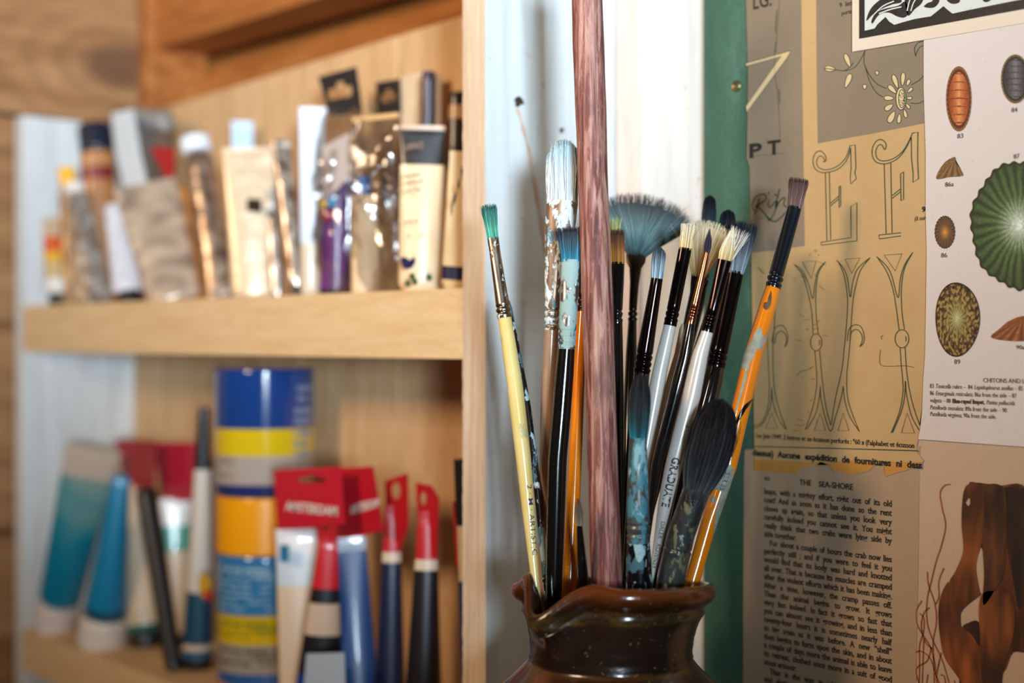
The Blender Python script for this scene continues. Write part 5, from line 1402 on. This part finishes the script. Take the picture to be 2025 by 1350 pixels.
# --- lower shelf
tube('paint_tube', 'clear-topped dark teal tube leaning right, leftmost on the lower shelf', 104, -.096, LZ, 186, 884, 76, 106,
     lambda fr, u: mixc((6, 118, 146), (120, 150, 142), min(1, max(0, (fr - .35) * 2.4 + .5 * noise.noise(Vector((fr * 6, u * 6, 1)))))) if fr < .82 else (190, 170, 152), M_gloss, cap=(226, 214, 208), cap_h=.15, capw=1.0, flat=.7)
tube('paint_tube', 'bright turquoise tube with white cap leaning right, second on the lower shelf', 200, -.092, LZ, 240, 940, 98, 30,
     lambda fr, u: (12, 96, 126) if fr < .05 else ((10, 70, 90) if fr < .09 else mixc((10, 170, 222), (14, 124, 166), min(1, max(0, abs(u - .72) * 3)))), M_gloss, cap=(226, 216, 206), cap_h=.17, capw=.95, flat=.8)
def pack(name, label, xb, Y, xt, yt, wb, wt, cf, hdr, hcol, slot=None, text=None, cap=None, textm=None, mat=None, flat=.5, group=None, hoff=.0):
    o = tube(name, label, xb, Y, LZ, xt, yt, wb, wt, cf, mat or M_gloss, flat=flat, cap=cap, cap_h=.08, group=group, n=70)
    hc = card(o, 'header_card', hdr, Y - hoff, M_gloss, [slot] if slot else [], col=hcol, th=.0012)
    if text: ctext(hc, text[0], text[1], text[2], text[3], text[4], Y - hoff - .0006, M_white_ink, .03, slope=text[5] if len(text) > 5 else 0)
    return o
RED = (178, 26, 40); RED2 = (158, 18, 30)
pack('paint_tube', 'cream tube with plain red header card, right of the turquoise tube', 290, -.062, 262, 955, 76, 56, bands([(.06, (30, 100, 92)), (.14, (206, 186, 156)), (1, (218, 192, 160))], [(.2, .9, (180, 150, 120), 26)]),
     [(226, 868), (306, 872), (304, 962), (252, 968)], RED2, cap=BLK)
pack('paint_tube', 'tube with red and pink header and a green stripe, left of the black pen', 348, -.045, 344, 985, 60, 74, bands([(.62, (206, 180, 146)), (.80, (40, 150, 124)), (1, (228, 226, 220))], []),
     [(300, 874), (388, 876), (380, 990), (322, 992)], (190, 30, 60), cap=BLK)
tube('marker_pen', 'black marker pen leaning across the cream tubes on the lower shelf', 345, -.090, LZ, 288, 968, 34, 42, lambda f, u: (28, 26, 30), M_gloss, tail='round', flat=.95, cat='pen', lift=.0)
o = tube('paint_marker', 'white barrel marker with black cap, left of the stacked jars', 390, -.072, LZ, 404, 806, 62, 24,
     lambda fr, u: (30, 24, 24) if fr < .05 else ((40, 90, 120) if fr < .075 else ((214, 196, 176) if fr < .10 else ((24, 70, 96) if fr < .30 else ((214, 206, 194) if fr < .77 else (24, 22, 24))))), M_gloss, tail='round', flat=.9, n=90, cat='pen')
card(o, 'colour_dot', [(404 + 11 * math.cos(k * PI / 8), 1158 + 24 * math.sin(k * PI / 8)) for k in range(16)], -.0905, M_matte, col=(214, 170, 30))
card(o, 'colour_dot', [(410 + 7 * math.cos(k * PI / 8), 1176 + 11 * math.sin(k * PI / 8)) for k in range(16)], -.0912, M_matte, col=(196, 50, 50))
# stacked jars
JY = -.055; JXC = 524
jt = depth_on(JXC, JY); jmp = jt / FPX
def jar(label, y0, y1, segs, xoff=0, rad=92, lidpx=None, lidcol=None, txt=(), group='stacked paint jars'):
    """y0 top, y1 bottom in photo rows; segs: list (y, colour) from the top"""
    pc = on(JXC + xoff, 668, JY); zt, zb_ = EYE + (HOR - y0) * jmp, EYE + (HOR - y1) * jmp
    o = empty('paint_jar', (pc.x, pc.y, zb_), label, 'paint jar', group)
    def cyl(name, ya, yb_, r, cf, mat, bev=4, ribs=0):
        V, Fc, Cc = [], [], []; n = 96
        ys = [ya, ya + bev * .3, ya + bev] + [ya + bev + (yb_ - ya - 2 * bev) * i / 60 for i in range(1, 60)] + [yb_ - bev, yb_ - bev * .3, yb_]
        rs = [r - bev, r - bev * .3, r] + [r] * 59 + [r, r - bev * .3, r - bev]
        for y, rr in zip(ys, rs):
            for k in range(n):
                th = 2 * PI * k / n; q = rr - (.9 if ribs and k % 2 else 0)
                V.append(Vector((pc.x, pc.y, EYE + (HOR - y) * jmp)) + RT * (q * jmp * math.cos(th)) + FW * (q * jmp * math.sin(th)))
        for i in range(len(ys) - 1):
            for k in range(n):
                k2 = (k + 1) % n; Fc.append([i * n + k, (i + 1) * n + k, (i + 1) * n + k2, i * n + k2]); ym = (ys[i] + ys[i + 1]) / 2; Cc.append(cf(ym, (k + .5) / n))
        Fc.append([k for k in range(n)][::-1]); Cc.append(cf(ys[0], 0)); Fc.append([(len(ys) - 1) * n + k for k in range(n)]); Cc.append(cf(ys[-1], 0))
        mesh(name, V, Fc, mat, o, True, fcol=Cc, sharp=40)
    def bf(y, u):
        c = segs[-1][1]
        for yy, cc in segs:
            if y <= yy: c = cc; break
        for (ta, tb, tc, rows, u0, u1) in txt:
            if ta < y < tb and u0 < u < u1:
                r = (y - ta) / (tb - ta) * rows
                if r - int(r) < .55 and hsh(int(r), int(u * 90)) > .3: c = tc
        return c
    ls = y0
    if lidpx: cyl('lid', y0, y0 + lidpx, rad, lambda y, u: lidcol, M_jarlid, 5, 1); ls = y0 + lidpx + .5
    cyl('jar', ls, y1, rad - (2 if lidpx else 0), bf, M_jar, 5)
    return o
M_jar = painted('jar_plastic', .10, coat=.8); M_jarlid = painted('jar_lid_plastic', .3, coat=.2)
NV = (22, 62, 132)
side = lambda c, s: c
yb_all = 668 + .281 / jmp * 1.0
# bottom orange-lidded pot, blue jar with yellow lid, blue jar on top
jar('flat orange pot at the foot of the jar stack', 1338, HOR + (EYE - LZ) / jmp - .5, [(2000, (226, 130, 20))], rad=94)
jar('blue paint jar with an orange-yellow lid, middle of the stack', 975, 1337.5, [(1200, (50, 122, 176)), (1255, (212, 178, 20)), (1312, (158, 150, 138)), (2000, (36, 92, 160))], rad=96, lidpx=112, lidcol=(244, 164, 12),
    txt=[(1110, 1196, (150, 184, 200), 7, .56, .80), (1214, 1246, (120, 130, 40), 3, .58, .82), (1266, 1300, (100, 96, 90), 3, .58, .84)])
jar('dark blue paint jar with a yellow band, top of the stack', 727, 974.5, [(843, NV), (895, (220, 190, 24)), (950, (176, 164, 156)), (2000, (34, 48, 104))], rad=98,
    txt=[(760, 930, (120, 140, 176), 8, .88, .965), (900, 945, (140, 130, 126), 3, .56, .68)])
# red header packets
o = pack('paint_tube', 'white and cream tube with lettered red header, directly right of the jar stack', 590, -.092, 592, 1046, 72, 92, bands([(.70, (224, 200, 170)), (.86, (206, 218, 226)), (1, (226, 222, 220))], [(.1, .66, (140, 110, 90), 24)]),
     [(541, 930), (604, 926), (672, 922), (680, 1036), (620, 1042), (549, 1046)], (200, 30, 52), euro(616, 948, 27, 9), ('AMSTERDAM', 566, 1008, 668, 17, .03), hoff=.012)
card(o, 'blue_swatch', [(553, 1078), (570, 1078), (570, 1110), (553, 1110)], -.1055, M_matte, col=(44, 130, 184))
o = pack('paint_tube', 'blue tube with tilted red header lettered in white, right of the cream one', 714, -.080, 690, 1062, 84, 64, bands([(.93, (38, 78, 140)), (1, (196, 206, 222))], []),
     [(660, 926), (736, 922), (756, 1050), (700, 1062), (668, 1064)], (188, 24, 42), None, ('AMSTERDAM', 694, 1016, 750, 16, .25), hoff=.006)
def front(fr, u):
    if fr < .30: return (24, 60, 140)
    if fr < .50: return (22, 20, 30)
    if fr < .66: return (206, 184, 160) if u < .8 else (40, 60, 130)
    if fr < .74: return (26, 22, 28)
    return (206, 26, 38)
o = tube('paint_tube', 'blue glossy tube with pointed red crimp standing in front of the red-headed packets', 626, -.1015, LZ, 650, 1062, 110, 34, front, M_gloss, flat=.4, n=80)
card(o, 'crimp_tab', [(622, 1012), (668, 1020), (664, 1066), (630, 1074)], -.1015, M_gloss, [[(636, 1036), (646, 1034), (648, 1048), (638, 1050)]], col=(196, 40, 50))
card(o, 'pale_label', [(606, 1292), (680, 1290), (684, 1420), (596, 1420)], -.1182, M_matte, col=(176, 196, 220))
def stripe(main, strip_c, band=(214, 196, 170)):
    def f(fr, u):
        if fr > .93: return RED
        if fr > .86: return band
        if .5 < u < .60: return strip_c if hsh(int(fr * 70), 2) > .25 else (110, 90, 76)
        return main
    return f
def cone(label, xb, Y, xt, yt, wb, main, hdr, slot, hole):
    def f(fr, u):
        if fr > .80: return (192, 24, 34)
        if fr > .75: return (222, 204, 180)
        if .5 < u < .61: return (206, 184, 152) if hsh(int(fr * 80), 2) > .22 else (120, 100, 84)
        return main
    o = tube('paint_tube', label, xb, Y, LZ, xt, yt, wb, wb * .42, f, M_gloss, flat=.7, n=90, fulln=64)
    card(o, 'header_card', hdr, Y, M_gloss, [hole], col=(184, 26, 36), th=.0012); return o
cone('navy tube with red conical shoulder and round-holed red header, right half of the lower shelf', 770, -.072, 776, 1000, 68, (20, 32, 66), [(761, 950), (804, 936), (806, 1040), (792, 1080), (764, 1060)], None, [(782 + 10 * math.cos(k * PI / 6), 970 + 17 * math.sin(k * PI / 6)) for k in range(12)])
cone('black tube with red conical shoulder, nearest the pine upright on the lower shelf', 834, -.078, 846, 1010, 84, (24, 22, 28), [(822, 954), (850, 960), (866, 985), (862, 1100), (834, 1090), (826, 1020)], None, [(836 + 7 * math.cos(k * PI / 6), 986 + 14 * math.sin(k * PI / 6)) for k in range(12)])
o = empty('paint_packet', (on(914, 700, -.088).x, -.088, LZ), 'narrow packet with black top, red edge and cream panel cut off by the pine upright', 'packet')
for nm, pts, c_ in [('header', [(897, 908), (935, 906), (937, 1040), (902, 1040)], (28, 22, 26)), ('red_edge', [(895, 992), (903, 1040), (907, 1120), (902, 1120)], (176, 26, 40)), ('panel', [(904, 1040), (940, 1040), (942, 1150), (908, 1150)], (214, 190, 160)), ('lower_panel', [(906, 1150), (942, 1150), (944, 1375), (914, 1375)], (32, 50, 96))]:
    card(o, nm, pts, -.088, M_matte, col=c_, th=.004)
